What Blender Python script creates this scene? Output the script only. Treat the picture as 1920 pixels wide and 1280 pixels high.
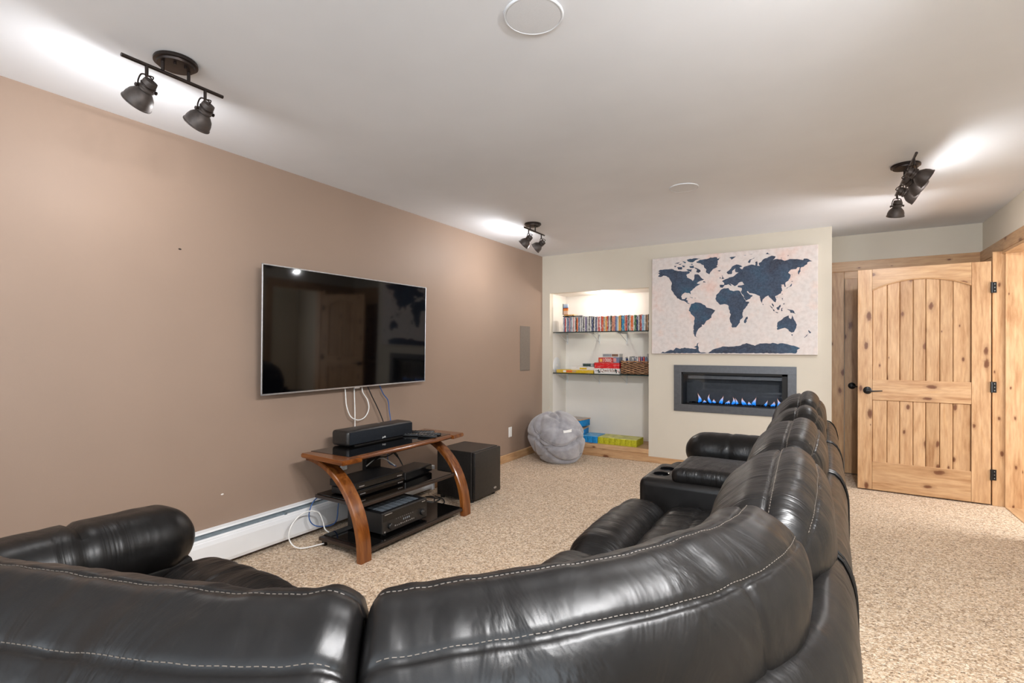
import bpy, bmesh, math, random
from mathutils import Vector, Matrix, noise, geometry
for _o in list(bpy.data.objects): bpy.data.objects.remove(_o)
SC = bpy.context.scene
COL = SC.collection
R = math.radians
rnd = random.Random(7)

# ------------------------------------------------------------------ camera
def lin(c):
    if isinstance(c, (int, float)): c = (c, c, c)
    return tuple(((x/255)/12.92 if x/255 <= .04045 else ((x/255+.055)/1.055)**2.4) for x in c[:3]) + (1.0,)

TH, ROLL = R(31.2615), 0.0016903
cam_d = bpy.data.cameras.new('camera')
cam_d.sensor_width = 36.0
cam_d.lens = 953.92*36/1920
cam_d.shift_y = 14.785/1920
cam_d.clip_start = .02
cam = bpy.data.objects.new('camera', cam_d); COL.objects.link(cam)
_r = Vector((math.cos(TH), math.sin(TH), 0)); _u = Vector((0, 0, 1)); _f = Vector((-math.sin(TH), math.cos(TH), 0))
_r2 = _r*math.cos(ROLL) + _u*math.sin(ROLL); _u2 = _u*math.cos(ROLL) - _r*math.sin(ROLL)
_m = Matrix.Identity(4)
for i in range(3):
    _m[i][0] = _r2[i]; _m[i][1] = _u2[i]; _m[i][2] = -_f[i]
_m[0][3], _m[1][3], _m[2][3] = 3.0913, 0.0, 1.29787
cam.matrix_world = _m
SC.camera = cam

# ------------------------------------------------------------------ world, light, exposure
W = bpy.data.worlds.new('world'); SC.world = W; W.use_nodes = True
W.node_tree.nodes['Background'].inputs[0].default_value = (1.0, .97, .93, 1)
W.node_tree.nodes['Background'].inputs[1].default_value = .6
SC.view_settings.view_transform = 'Standard'
SC.view_settings.look = 'None'
SC.view_settings.gamma = 1.0
SC.view_settings.use_curve_mapping = False
SC.view_settings.exposure = 0.56
REAR_FILL_W = 56.0      # soft fill added behind the camera to brighten the room
SIDE_WINDOW_W = 52.0 # daylight through the side window behind the camera
BULB_W = 8.0          # each track-light bulb
REAR_BULB_W = 70.0    # bulbs of the track light over the camera
HALL_FILL_W = 60.0  # added hall light that lifts the far end of the room
ALCOVE_W = 6.0

SC.cycles.max_bounces = 8
SC.cycles.caustics_reflective = False
SC.cycles.caustics_refractive = False

def area(name, loc, rot, sx, sy, power, color):
    d = bpy.data.lights.new(name, 'AREA'); d.shape = 'RECTANGLE'; d.size = sx; d.size_y = sy
    d.energy = power; d.color = color
    o = bpy.data.objects.new(name, d); o.location = loc; o.rotation_euler = rot; COL.objects.link(o); return o
area('rear_fill_light', (2.3, -2.6, 1.5), (R(90), 0, 0), 3.2, 1.7, REAR_FILL_W, (.78, .89, 1.0))  # unseen fill panel added at the rear wall opening
area('side_window_daylight', (4.36, -1.25, 1.5), (R(90), 0, R(90)), 2.0, 1.6, SIDE_WINDOW_W, (.78, .89, 1.0))

# ------------------------------------------------------------------ helpers
class G:
    """collects vertices and faces of one mesh"""
    def __init__(s): s.v = []; s.f = []
    def add(s, v, f, m=None):
        k = len(s.v)
        s.v += [tuple(m @ Vector(p)) for p in v] if m is not None else [tuple(p) for p in v]
        s.f += [tuple(i+k for i in q) for q in f]; return s
    def box(s, x0, x1, y0, y1, z0, z1, b=0.0, m=None, seg=1):
        if b <= 0:
            v = [(x0,y0,z0),(x1,y0,z0),(x1,y1,z0),(x0,y1,z0),(x0,y0,z1),(x1,y0,z1),(x1,y1,z1),(x0,y1,z1)]
            f = [(3,2,1,0),(4,5,6,7),(0,1,5,4),(1,2,6,5),(2,3,7,6),(3,0,4,7)]
            return s.add(v, f, m)
        bm = bmesh.new(); bmesh.ops.create_cube(bm, size=1.0)
        for p in bm.verts: p.co = Vector((x0+(p.co.x+.5)*(x1-x0), y0+(p.co.y+.5)*(y1-y0), z0+(p.co.z+.5)*(z1-z0)))
        b = min(b, .49*min(x1-x0, y1-y0, z1-z0))
        bmesh.ops.bevel(bm, geom=bm.edges[:], offset=b, segments=seg, affect='EDGES', profile=.5)
        bm.verts.index_update()
        v = [p.co[:] for p in bm.verts]; f = [[q.index for q in c.verts] for c in bm.faces]; bm.free()
        return s.add(v, f, m)
    def lathe(s, prof, n=24, m=None, cap0=True, cap1=True):
        v = []; f = []
        for r, z in prof:
            for i in range(n):
                a = 2*math.pi*i/n; v.append((r*math.cos(a), r*math.sin(a), z))
        for j in range(len(prof)-1):
            for i in range(n):
                k = (i+1) % n; f.append((j*n+i, j*n+k, (j+1)*n+k, (j+1)*n+i))
        if cap0: f.append(tuple(range(n-1, -1, -1)))
        if cap1: f.append(tuple((len(prof)-1)*n+i for i in range(n)))
        return s.add(v, f, m)
    def tube(s, pts, r, n=8, closed=False, m=None):
        pts = [Vector(p) for p in pts]; N = len(pts); v = []; f = []; up = None
        for i, p in enumerate(pts):
            a = pts[(i-1) % N] if (closed or i > 0) else p
            b = pts[(i+1) % N] if (closed or i < N-1) else p
            t = (b-a).normalized()
            if up is None:
                up = Vector((0,0,1)) if abs(t.z) < .9 else Vector((1,0,0))
            x = t.cross(up); 
            if x.length < 1e-6: x = t.orthogonal()
            x.normalize(); up = x.cross(t).normalized()
            rr = r[i] if isinstance(r, (list, tuple)) else r
            for k in range(n):
                an = 2*math.pi*k/n; v.append(tuple(p + x*rr*math.cos(an) + up*rr*math.sin(an)))
        for i in range(N if closed else N-1):
            j = (i+1) % N
            for k in range(n):
                q = (k+1) % n; f.append((i*n+k, i*n+q, j*n+q, j*n+k))
        if not closed:
            f.append(tuple(range(n-1, -1, -1))); f.append(tuple((N-1)*n+k for k in range(n)))
        return s.add(v, f, m)
    def prism(s, poly, a0, a1, axis='z', m=None):
        """polygon of 2D points extruded from a0 to a1 along axis; x->(y,z), y->(x,z), z->(x,y)"""
        def P(p, a): return {'x': (a, p[0], p[1]), 'y': (p[0], a, p[1]), 'z': (p[0], p[1], a)}[axis]
        n = len(poly); tri = geometry.tessellate_polygon([[Vector((p[0], p[1], 0)) for p in poly]])
        v = [P(p, a0) for p in poly] + [P(p, a1) for p in poly]
        f = [tuple(t) for t in tri] + [tuple(i+n for i in reversed(t)) for t in tri]
        f += [(i, (i+1) % n, (i+1) % n+n, i+n) for i in range(n)]
        s.add(v, f, m); return s

def build(name, g, mat, parent=None, smooth=False, angle=35, local=False, uv=None, fix=True):
    me = bpy.data.meshes.new(name)
    me.from_pydata(g.v, [], g.f); me.validate()
    if fix:
        bm = bmesh.new(); bm.from_mesh(me); bmesh.ops.recalc_face_normals(bm, faces=bm.faces[:]); bm.to_mesh(me); bm.free()
    if uv is not None:
        ul = me.uv_layers.new(name='uv')
        li = [0]*len(me.loops); me.loops.foreach_get('vertex_index', li)
        ul.data.foreach_set('uv', [c for i in li for c in uv[i]])
    if smooth:
        me.polygons.foreach_set('use_smooth', [True]*len(me.polygons)); me.set_sharp_from_angle(angle=R(angle))
    me.materials.append(mat)
    o = bpy.data.objects.new(name, me); COL.objects.link(o)
    adopt(o, parent, local)
    return o
def adopt(o, parent, local=False):
    if parent is None: return
    o.parent = parent
    if not local:
        o.matrix_parent_inverse = WORLD.get(parent.name, Matrix.Identity(4)).inverted()
WORLD = {}
def thing(name, label, cat, loc=(0,0,0), rz=0.0, group=None, kind=None):
    o = bpy.data.objects.new(name, None); COL.objects.link(o); o.empty_display_size = .1
    o.location = loc; o.rotation_euler = (0, 0, rz)
    WORLD[o.name] = Matrix.Translation(loc) @ Matrix.Rotation(rz, 4, 'Z')
    tag(o, label, cat, group, kind); return o
def tag(o, label=None, cat=None, group=None, kind=None):
    if label: o['label'] = label
    if cat: o['category'] = cat
    if group: o['group'] = group
    if kind: o['kind'] = kind
    return o
def struct(name, g, mat, label=None, parent=None, **k):
    o = build(name, g, mat, parent, **k)
    if parent is None: tag(o, label, None, None, 'structure')
    return o
def catmull(pts, n=8, closed=False):
    pts = [Vector(p) for p in pts]; out = []; N = len(pts)
    for i in range(N if closed else N-1):
        g = lambda k: pts[k % N] if closed else pts[max(0, min(N-1, k))]
        p0, p1, p2, p3 = g(i-1), g(i), g(i+1), g(i+2)
        for k in range(n):
            t = k/n
            out.append(.5*((2*p1)+(p2-p0)*t+(2*p0-5*p1+4*p2-p3)*t*t+(3*p1-p0-3*p2+p3)*t**3))
    if not closed: out.append(pts[-1])
    return out
def text_mesh(body, size, depth=.0004):
    c = bpy.data.curves.new('lettering', 'FONT'); c.body = body; c.size = size; c.extrude = depth
    c.align_x = 'CENTER'; c.align_y = 'CENTER'
    o = bpy.data.objects.new('lettering', c); COL.objects.link(o)
    dg = bpy.context.evaluated_depsgraph_get(); me = bpy.data.meshes.new_from_object(o.evaluated_get(dg))
    v = [p.co[:] for p in me.vertices]; f = [tuple(p.vertices) for p in me.polygons]
    bpy.data.objects.remove(o); bpy.data.curves.remove(c); bpy.data.meshes.remove(me)
    return v, f

# ------------------------------------------------------------------ materials
class N:
    def __init__(s, name):
        s.m = bpy.data.materials.new(name); s.m.use_nodes = True; s.t = s.m.node_tree
        s.b = s.t.nodes['Principled BSDF']
    def n(s, typ, **k):
        x = s.t.nodes.new(typ)
        for a, b in k.items():
            if a.startswith('i_'): 
                key = a[2:]; x.inputs[int(key) if key.isdigit() else key.replace('_', ' ')].default_value = b
            else: setattr(x, a, b)
        return x
    def l(s, a, b): s.t.links.new(a, b)
    def coord(s, scale=(1,1,1), kind='Object', rand=False):
        tc = s.n('ShaderNodeTexCoord'); mp = s.n('ShaderNodeMapping'); mp.inputs['Scale'].default_value = scale
        s.l(tc.outputs[kind], mp.inputs['Vector'])
        if rand:
            oi = s.n('ShaderNodeObjectInfo'); mu = s.n('ShaderNodeMath', operation='MULTIPLY'); mu.inputs[1].default_value = 37.0
            s.l(oi.outputs['Random'], mu.inputs[0]); s.l(mu.outputs[0], mp.inputs['Location'])
        return mp.outputs[0]
    def noise(s, vec, scale=5, detail=4, rough=.55, dist=0.0):
        x = s.n('ShaderNodeTexNoise'); x.inputs['Scale'].default_value = scale; x.inputs['Detail'].default_value = detail
        x.inputs['Roughness'].default_value = rough; x.inputs['Distortion'].default_value = dist
        s.l(vec, x.inputs['Vector']); return x.outputs['Fac']
    def ramp(s, fac, stops, interp='LINEAR'):
        x = s.n('ShaderNodeValToRGB'); x.color_ramp.interpolation = interp
        el = x.color_ramp.elements
        while len(el) < len(stops): el.new(.5)
        for e, (p, c) in zip(el, stops): e.position = p; e.color = c if len(c) == 4 else tuple(c)+(1,)
        s.l(fac, x.inputs[0]); return x.outputs[0]
    def mix(s, fac, a, b, blend='MIX'):
        x = s.n('ShaderNodeMix', data_type='RGBA', blend_type=blend)
        for sock, val in ((0, fac), (6, a), (7, b)):
            if isinstance(val, (int, float)): x.inputs[sock].default_value = val
            elif isinstance(val, tuple): x.inputs[sock].default_value = val
            else: s.l(val, x.inputs[sock])
        return x.outputs[2]
    def bump(s, h, strength=.3, dist=.01, prev=None):
        x = s.n('ShaderNodeBump'); x.inputs['Strength'].default_value = strength; x.inputs['Distance'].default_value = dist
        s.l(h, x.inputs['Height'])
        if prev is not None: s.l(prev, x.inputs['Normal'])
        return x.outputs[0]
    def set(s, **k):
        for a, v in k.items():
            key = {'color': 'Base Color', 'rough': 'Roughness', 'metal': 'Metallic', 'spec': 'Specular IOR Level', 'normal': 'Normal',
                   'trans': 'Transmission Weight', 'ior': 'IOR', 'coat': 'Coat Weight', 'coatr': 'Coat Roughness', 'sheen': 'Sheen Weight',
                   'emit': 'Emission Color', 'emits': 'Emission Strength', 'alpha': 'Alpha'}[a]
            if hasattr(v, 'is_linked') or hasattr(v, 'links'): s.l(v, s.b.inputs[key])
            else: s.b.inputs[key].default_value = v
        return s.m
def plain(name, rgb, rough=.5, metal=0.0, spec=.5, var=.06, scale=30, bump=.0, coat=0.0):
    """flat finish with a faint procedural mottling"""
    k = N(name); v = k.coord()
    nz = k.noise(v, scale, 3)
    c = lin(rgb); d = tuple(x*(1-var*2) for x in c[:3])+(1,); e = tuple(min(1, x*(1+var*2)) for x in c[:3])+(1,)
    k.set(color=k.ramp(nz, [(.3, d), (.7, e)]), rough=rough, metal=metal, spec=spec, coat=coat)
    if bump: k.set(normal=k.bump(k.noise(v, scale*6, 2), bump, .002))
    return k.m
def paint(name, rgb, rough=.6, bump=.08):
    k = N(name); v = k.coord()
    c = lin(rgb); n1 = k.noise(v, 1.3, 3)
    k.set(color=k.ramp(n1, [(.3, tuple(x*.965 for x in c[:3])+(1,)), (.7, tuple(min(1, x*1.035) for x in c[:3])+(1,))]), rough=rough, spec=.35,
          normal=k.bump(k.noise(v, 160, 2), bump, .002))
    return k.m
def pine(name, axis='z', dark=1.0, knots=True):
    k = N(name)
    al, ac = 1.0, 9.0
    sc = {'z': (ac, ac, al), 'x': (al, ac, ac), 'y': (ac, al, ac)}[axis]
    v = k.coord(sc, rand=True)
    n1 = k.noise(v, 1.6, 6, .6, .6)
    base = k.ramp(n1, [(.28, lin((160*dark, 112*dark, 72*dark))), (.47, lin((198*dark, 157*dark, 116*dark))), (.6, lin((208*dark, 170*dark, 131*dark))), (.75, lin((198*dark, 150*dark, 100*dark)))])
    fine = k.noise(v, 7.0, 3, .6)
    base = k.mix(.30, base, k.ramp(fine, [(.3, lin((140, 94, 56))), (.65, lin((220, 184, 142)))]), 'MIX')
    oi = k.n('ShaderNodeObjectInfo')
    base = k.mix(1.0, base, k.ramp(oi.outputs['Random'], [(0.0, (.86, .84, .80)), (.5, (1.0, .99, .97)), (1.0, (1.0, 1.0, 1.0))]), 'MULTIPLY')
    if knots:
        s2 = {'z': (6.0, 0, 2.9), 'x': (2.9, 0, 6.0), 'y': (0, 2.9, 6.0)}[axis]
        v2 = k.coord(s2, rand=True)
        sp = k.n('ShaderNodeSeparateXYZ'); cb = k.n('ShaderNodeCombineXYZ'); k.l(v2, sp.inputs[0])
        k.l(sp.outputs[{'z': 0, 'x': 0, 'y': 1}[axis]], cb.inputs[0]); k.l(sp.outputs[2], cb.inputs[1])
        vo = k.n('ShaderNodeTexVoronoi', voronoi_dimensions='2D'); vo.inputs['Scale'].default_value = 1.0; k.l(cb.outputs[0], vo.inputs['Vector'])
        v3 = k.coord({'z': (40, 0, 20), 'x': (20, 0, 40), 'y': (0, 20, 40)}[axis], rand=True)
        nz = k.noise(v3, 1.0, 2); ma = k.n('ShaderNodeMath', operation='MULTIPLY_ADD'); ma.inputs[1].default_value = .10
        sc_ = k.n('ShaderNodeSeparateColor'); k.l(vo.outputs['Color'], sc_.inputs[0])
        m1 = k.n('ShaderNodeMath', operation='MULTIPLY_ADD'); m1.inputs[1].default_value = 1.25; m1.inputs[2].default_value = .25; k.l(sc_.outputs[0], m1.inputs[0])
        dv = k.n('ShaderNodeMath', operation='DIVIDE'); k.l(vo.outputs['Distance'], dv.inputs[0]); k.l(m1.outputs[0], dv.inputs[1])
        k.l(nz, ma.inputs[0]); k.l(dv.outputs[0], ma.inputs[2])
        kn = k.ramp(ma.outputs[0], [(.085, (1, 1, 1)), (.115, (.8, .8, .8)), (.135, (.28, .28, .28)), (.22, (0, 0, 0))])
        base = k.mix(kn, base, lin((112, 70, 44)))
    k.set(color=base, rough=.38, spec=.4, normal=k.bump(fine, .05, .003))
    return k.m
def leather(name, s1=(20, 3.2), st1=.75, s2=(60, 14), st2=.3):
    k = N(name)
    ob = k.coord()
    tc = k.n('ShaderNodeTexCoord'); mp = k.n('ShaderNodeMapping'); mp.inputs['Scale'].default_value = s1+(1,); k.l(tc.outputs['UV'], mp.inputs['Vector'])
    wr = k.noise(mp.outputs[0], 1.0, 4, .5, 1.2)
    mp2 = k.n('ShaderNodeMapping'); mp2.inputs['Scale'].default_value = s2+(1,); k.l(tc.outputs['UV'], mp2.inputs['Vector'])
    wr2 = k.noise(mp2.outputs[0], 1.0, 2, .5, .6)
    vo = k.n('ShaderNodeTexVoronoi', feature='DISTANCE_TO_EDGE'); vo.inputs['Scale'].default_value = 420; k.l(ob, vo.inputs['Vector'])
    cl = k.noise(ob, 6, 4)
    k.set(color=k.ramp(cl, [(.3, lin((12, 11, 11))), (.7, lin((22, 20, 19)))]),
          rough=k.ramp(k.noise(ob, 14, 4), [(.3, (.30,)*3), (.7, (.43,)*3)]), spec=.30, coat=.03, coatr=.25)
    b1 = k.bump(wr, st1, .012); b2 = k.bump(wr2, st2, .004, b1); b3 = k.bump(vo.outputs['Distance'], .10, .0006, b2)
    k.set(normal=b3); return k.m
def carpet(name):
    """twisted-pile carpet: every tuft its own tint"""
    k = N(name); v = k.coord(); n3 = k.noise(v, 1.8, 3)
    wob = k.noise(v, 60, 2)
    vm = k.n('ShaderNodeVectorMath', operation='ADD'); sc_ = k.n('ShaderNodeVectorMath', operation='SCALE'); cx = k.n('ShaderNodeCombineXYZ')
    k.l(wob, cx.inputs[0]); k.l(wob, cx.inputs[1]); k.l(cx.outputs[0], sc_.inputs[0]); sc_.inputs['Scale'].default_value = .02; k.l(v, vm.inputs[0]); k.l(sc_.outputs[0], vm.inputs[1])
    cols = []
    for s in (118, 205):
        vo = k.n('ShaderNodeTexVoronoi'); vo.inputs['Scale'].default_value = s; k.l(vm.outputs[0], vo.inputs['Vector'])
        sp = k.n('ShaderNodeSeparateColor'); k.l(vo.outputs['Color'], sp.inputs[0]); cols.append((sp.outputs[0], vo.outputs['Distance']))
    st = [(0.0, lin((98, 76, 56))), (.16, lin((150, 122, 94))), (.40, lin((200, 170, 138))), (.70, lin((224, 199, 170))), (1.0, lin((248, 234, 214)))]
    c = k.mix(.42, k.ramp(cols[0][0], st), k.ramp(cols[1][0], st))
    c = k.mix(1.0, c, k.ramp(n3, [(.3, (.90, .90, .90)), (.7, (1.0, 1.0, 1.0))]), 'MULTIPLY')
    b = k.bump(cols[0][1], .5, .006); b.node.invert = True
    k.set(color=c, rough=.95, spec=.1, normal=b, sheen=.1); return k.m
def emitter(name, rgb, strength):
    k = N(name); k.set(color=lin(rgb), emit=lin(rgb), emits=strength); return k.m

M = {}
M['wall_brown'] = paint('brown_wall_paint', (148, 126, 110), .55)
M['wall_cream'] = paint('cream_wall_paint', (211, 203, 188), .6)
M['alcove'] = paint('alcove_white_paint', (232, 226, 218), .6)
M['ceiling'] = paint('ceiling_paint', (236, 239, 244), .75, .05)
M['carpet'] = carpet('beige_speckled_carpet')
M['pine_v'] = pine('pine_upright_grain', 'z'); M['pine_h'] = pine('pine_level_grain', 'x'); M['pine_y'] = pine('pine_depth_grain', 'y', .92)
M['pine_base'] = pine('pine_baseboard', 'x', .97); M['pine_base_y'] = pine('pine_baseboard_depth', 'y', .97)
M['hall_floor'] = pine('hall_floorboards', 'y', .95, False)
M['leather'] = leather('black_leather')
M['leather_smooth'] = leather('smooth_black_leather', (7, 3.2), .7, (34, 12), .16)
M['thread'] = plain('grey_stitch_thread', (82, 74, 66), .6)
M['bronze'] = plain('dark_bronze_metal', (58, 50, 47), .38, .75, .5, .1)
M['shade_metal'] = plain('weathered_grey_shade_metal', (78, 70, 66), .5, .45, .5, .12)
M['black_metal'] = plain('black_metal', (26, 26, 27), .35, .3)
M['black_plastic'] = plain('black_plastic', (22, 22, 23), .45)
M['black_gloss'] = plain('gloss_black_plastic', (12, 12, 13), .12)
M['black_satin'] = plain('black_ash_veneer', (36, 33, 31), .4, 0, .5, .15, 60)
M['grille'] = plain('dark_cloth_grille', (30, 33, 38), .9, 0, .2, .2, 300, .4)
M['screen'] = plain('dark_tv_glass', (4, 4, 5), .05, 0, .42, .02)
M['silver'] = plain('brushed_silver', (190, 190, 192), .3, .8)
M['white_plastic'] = plain('white_plastic', (232, 230, 226), .4, var=.02)
M['white_metal'] = plain('white_enamel_metal', (228, 228, 228), .35, var=.02, scale=4)
M['fin'] = plain('blue_grey_aluminium', (150, 164, 172), .35, .6)
M['grey_paintmetal'] = plain('wall_coloured_grille', (118, 107, 97), .6, 0, .4, .1, 200, .3)
M['white_grille'] = plain('white_perforated_grille', (226, 228, 232), .7, 0, .3, .02, 400, .2)
M['white_trim'] = plain('matt_white_trim', (226, 229, 233), .7, 0, .3, .01)
M['firegrey'] = plain('graphite_fireplace_steel', (96, 97, 100), .38, .55, .5, .05)
M['firebox'] = plain('firebox_dark_steel', (66, 70, 76), .5, .3)
M['fireblack'] = plain('matt_black_steel', (10, 10, 11), .6)
M['glasspebble'] = plain('black_glass_pebbles', (20, 22, 26), .1, 0, .6, .3, 90)
M['brown_switch'] = M['black_metal']

# ================================================================== the room
HC, YB, YN, XR = 2.50, 5.847, 6.409, 4.395
XB = 3.182            # outer corner of the chimney breast
YR = -2.7             # wall behind the camera
AX0, AX1, AZ0, AZ1, AY = .109, 1.391, .148, 2.017, 6.33     # alcove
FX0, FX1, FZ0, FZ1 = 1.679, 2.884, .613, 1.127              # fireplace frame
OY0, OY1, OZ = 4.80, 5.715, 2.115                           # doorway in the right wall

struct('floor', G().box(-.1, XR, YR-.1, YN+.1, -.12, 0), M['carpet'], 'beige speckled wall-to-wall carpet floor')
struct('ceiling', G().box(-.1, XR+.1, YR-.1, YN+.1, HC, HC+.1), M['ceiling'], 'pale grey painted ceiling')
struct('wall_left', G().box(-.12, 0, YR-.1, YN+.1, 0, HC), M['wall_brown'], 'brown painted wall behind the television')
g = G()
t = .09
g.box(0, AX0, YB, YB+t, 0, HC); g.box(AX0, AX1, YB, YB+t, AZ1, HC); g.box(AX0, AX1, YB, YB+t, 0, AZ0-.05)
fi = .05
g.box(AX1, FX0+fi, YB, YB+t, 0, HC); g.box(FX1-fi, XB, YB, YB+t, 0, HC)
g.box(FX0+fi, FX1-fi, YB, YB+t, FZ1-fi, HC); g.box(FX0+fi, FX1-fi, YB, YB+t, 0, FZ0+fi)
g.box(XB-.09, XB, YB+t, YN, 0, HC)
wall_back = struct('wall_back', g, M['wall_cream'], 'cream chimney-breast wall with shelf alcove and fireplace')
build('alcove_lining', G().box(AX0-.04, AX0, YB+t, AY, AZ0-.05, AZ1), M['alcove'], wall_back)
build('alcove_lining', G().box(AX1, AX1+.04, YB+t, AY, AZ0-.05, AZ1), M['alcove'], wall_back)
build('alcove_lining', G().box(AX0-.04, AX1+.04, AY, AY+.04, AZ0-.05, AZ1+.04), M['alcove'], wall_back)
build('alcove_lining', G().box(AX0-.04, AX1+.04, YB+t, AY, AZ1, AZ1+.04), M['alcove'], wall_back)
struct('wall_back_niche', G().box(XB-.09, XR+.1, YN, YN+.1, 0, HC), M['wall_cream'], 'cream wall strip above the pine doors')
g = G()
g.box(XR, XR+.11, YR-.1, OY0, 0, HC); g.box(XR, XR+.11, OY0, OY1+.02, OZ+.02, HC); g.box(XR, XR+.11, OY1+.02, YN, 0, HC)
struct('wall_right', g, M['wall_cream'], 'cream wall with the open pine doorway')
# wall behind the camera with a wide opening added for the fill light
g = G()
g.box(-.1, .6, YR-.1, YR, 0, HC); g.box(4.0, XR+.1, YR-.1, YR, 0, HC); g.box(.6, 4.0, YR-.1, YR, 0, .6); g.box(.6, 4.0, YR-.1, YR, 2.4, HC)
struct('wall_rear', g, M['wall_cream'], 'cream wall behind the viewer with an added wide opening')
# hall beyond the doorway
struct('floor_hall', G().box(XR, 6.2, 3.6, 6.6, -.12, .004), M['hall_floor'], 'light wooden hall floor beyond the doorway')
g = G(); g.box(6.1, 6.2, 3.6, 6.6, 0, HC); g.box(XR+.11, 6.2, 6.5, 6.6, 0, HC); g.box(XR+.11, 6.2, 3.5, 3.6, 0, HC)
struct('wall_hall', g, M['wall_cream'], 'cream hall wall beyond the doorway')
struct('ceiling_hall', G().box(XR+.1, 6.2, 3.5, 6.6, HC, HC+.1), M['ceiling'], 'hall ceiling beyond the doorway')
_hl = bpy.data.lights.new('hall_fill_light', 'AREA'); _hl.shape = 'RECTANGLE'; _hl.size = 1.4; _hl.size_y = 1.6; _hl.energy = HALL_FILL_W; _hl.color = (.95, .97, 1)  # unseen fill light added in the hall to brighten the far ceiling
_ho = bpy.data.objects.new('hall_fill_light', _hl); _ho.location = (6.05, 4.9, 1.3); _ho.rotation_euler = (R(90), 0, R(90)); COL.objects.link(_ho)

# baseboards and timber trim
g = G().box(0, .016, 3.62, YB, 0, .092, .004)
struct('baseboard_left', g, M['pine_base_y'], 'pine baseboard along the brown wall')
g = G().box(.016, XB+.002, YB-.016, YB, 0, .068, .004)
struct('baseboard_back', g, M['pine_base'], 'pine baseboard below the alcove and fireplace')
# alcove ledge: two proud pine boards
ledge = struct('trim_1', G().box(AX0, AX1, YB-.006, AY, AZ0-.028, AZ0, .003), M['pine_base'], 'pine ledge forming the alcove floor')
build('nosing_board', G().box(AX0, AX1, YB-.018, YB-.004, AZ0-.052, AZ0-.004, .004), M['pine_base'], ledge)
build('nosing_board', G().box(AX0, AX1, YB-.013, YB-.003, AZ0-.082, AZ0-.052, .003), M['pine_base'], ledge)
# niche: header and casing of the closed door
CY = YN-.02
struct('trim_2', G().box(XB, XR, CY, YN, 2.120, 2.224, .003), M['pine_h'], 'knotty pine header board over the closed door')
struct('trim_3', G().box(XB+.006, 3.300, CY, YN, 0, 2.120, .003), M['pine_v'], 'knotty pine casing board left of the closed door')
struct('trim_4', G().box(4.20, XR-.004, CY, YN, 0, 2.120, .003), M['pine_v'], 'knotty pine casing board in the far corner')
struct('trim_5', G().box(XR-.022, XR, OY0-.12, CY-.001, 2.120, 2.224, .003), M['pine_y'], 'pine header board over the open doorway')
struct('trim_6', G().box(XR-.020, XR, OY1+.03, CY-.004, 0, 2.119, .003), M['pine_v'], 'pine casing board behind the open door')
struct('trim_7', G().box(XR-.020, XR, OY0-.12, OY0-.01, 0, 2.119, .003), M['pine_v'], 'pine casing board on the near side of the doorway')
struct('trim_12', G().box(3.300, 4.20, YN-.012, YN, 2.043, 2.120, .002), M['pine_h'], 'pine head jamb above the closed door')
# jambs
jm = struct('trim_8', G().box(XR-.078, XR+.13, OY1, OY1+.028, 0, 2.119, .002), M['pine_v'], 'pine hinge jamb of the open doorway')
build('door_stop', G().box(XR-.002, XR+.10, OY1-.012, OY1, 0, 2.10, .002), M['pine_v'], jm)
struct('trim_9', G().box(XR-.02, XR+.13, OY0, OY1, OZ-.018, OZ+.005, .002), M['pine_y'], 'pine head jamb of the open doorway')
struct('trim_10', G().box(XR-.02, XR+.13, OY0-.028, OY0, 0, 2.119, .002), M['pine_v'], 'pine strike jamb of the open doorway')
struct('trim_11', G().box(XR+.115, XR+.14, OY1+.02, OY1+.13, 0, 2.2, .002), M['pine_v'], 'pine casing on the hall side of the doorway')

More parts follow.
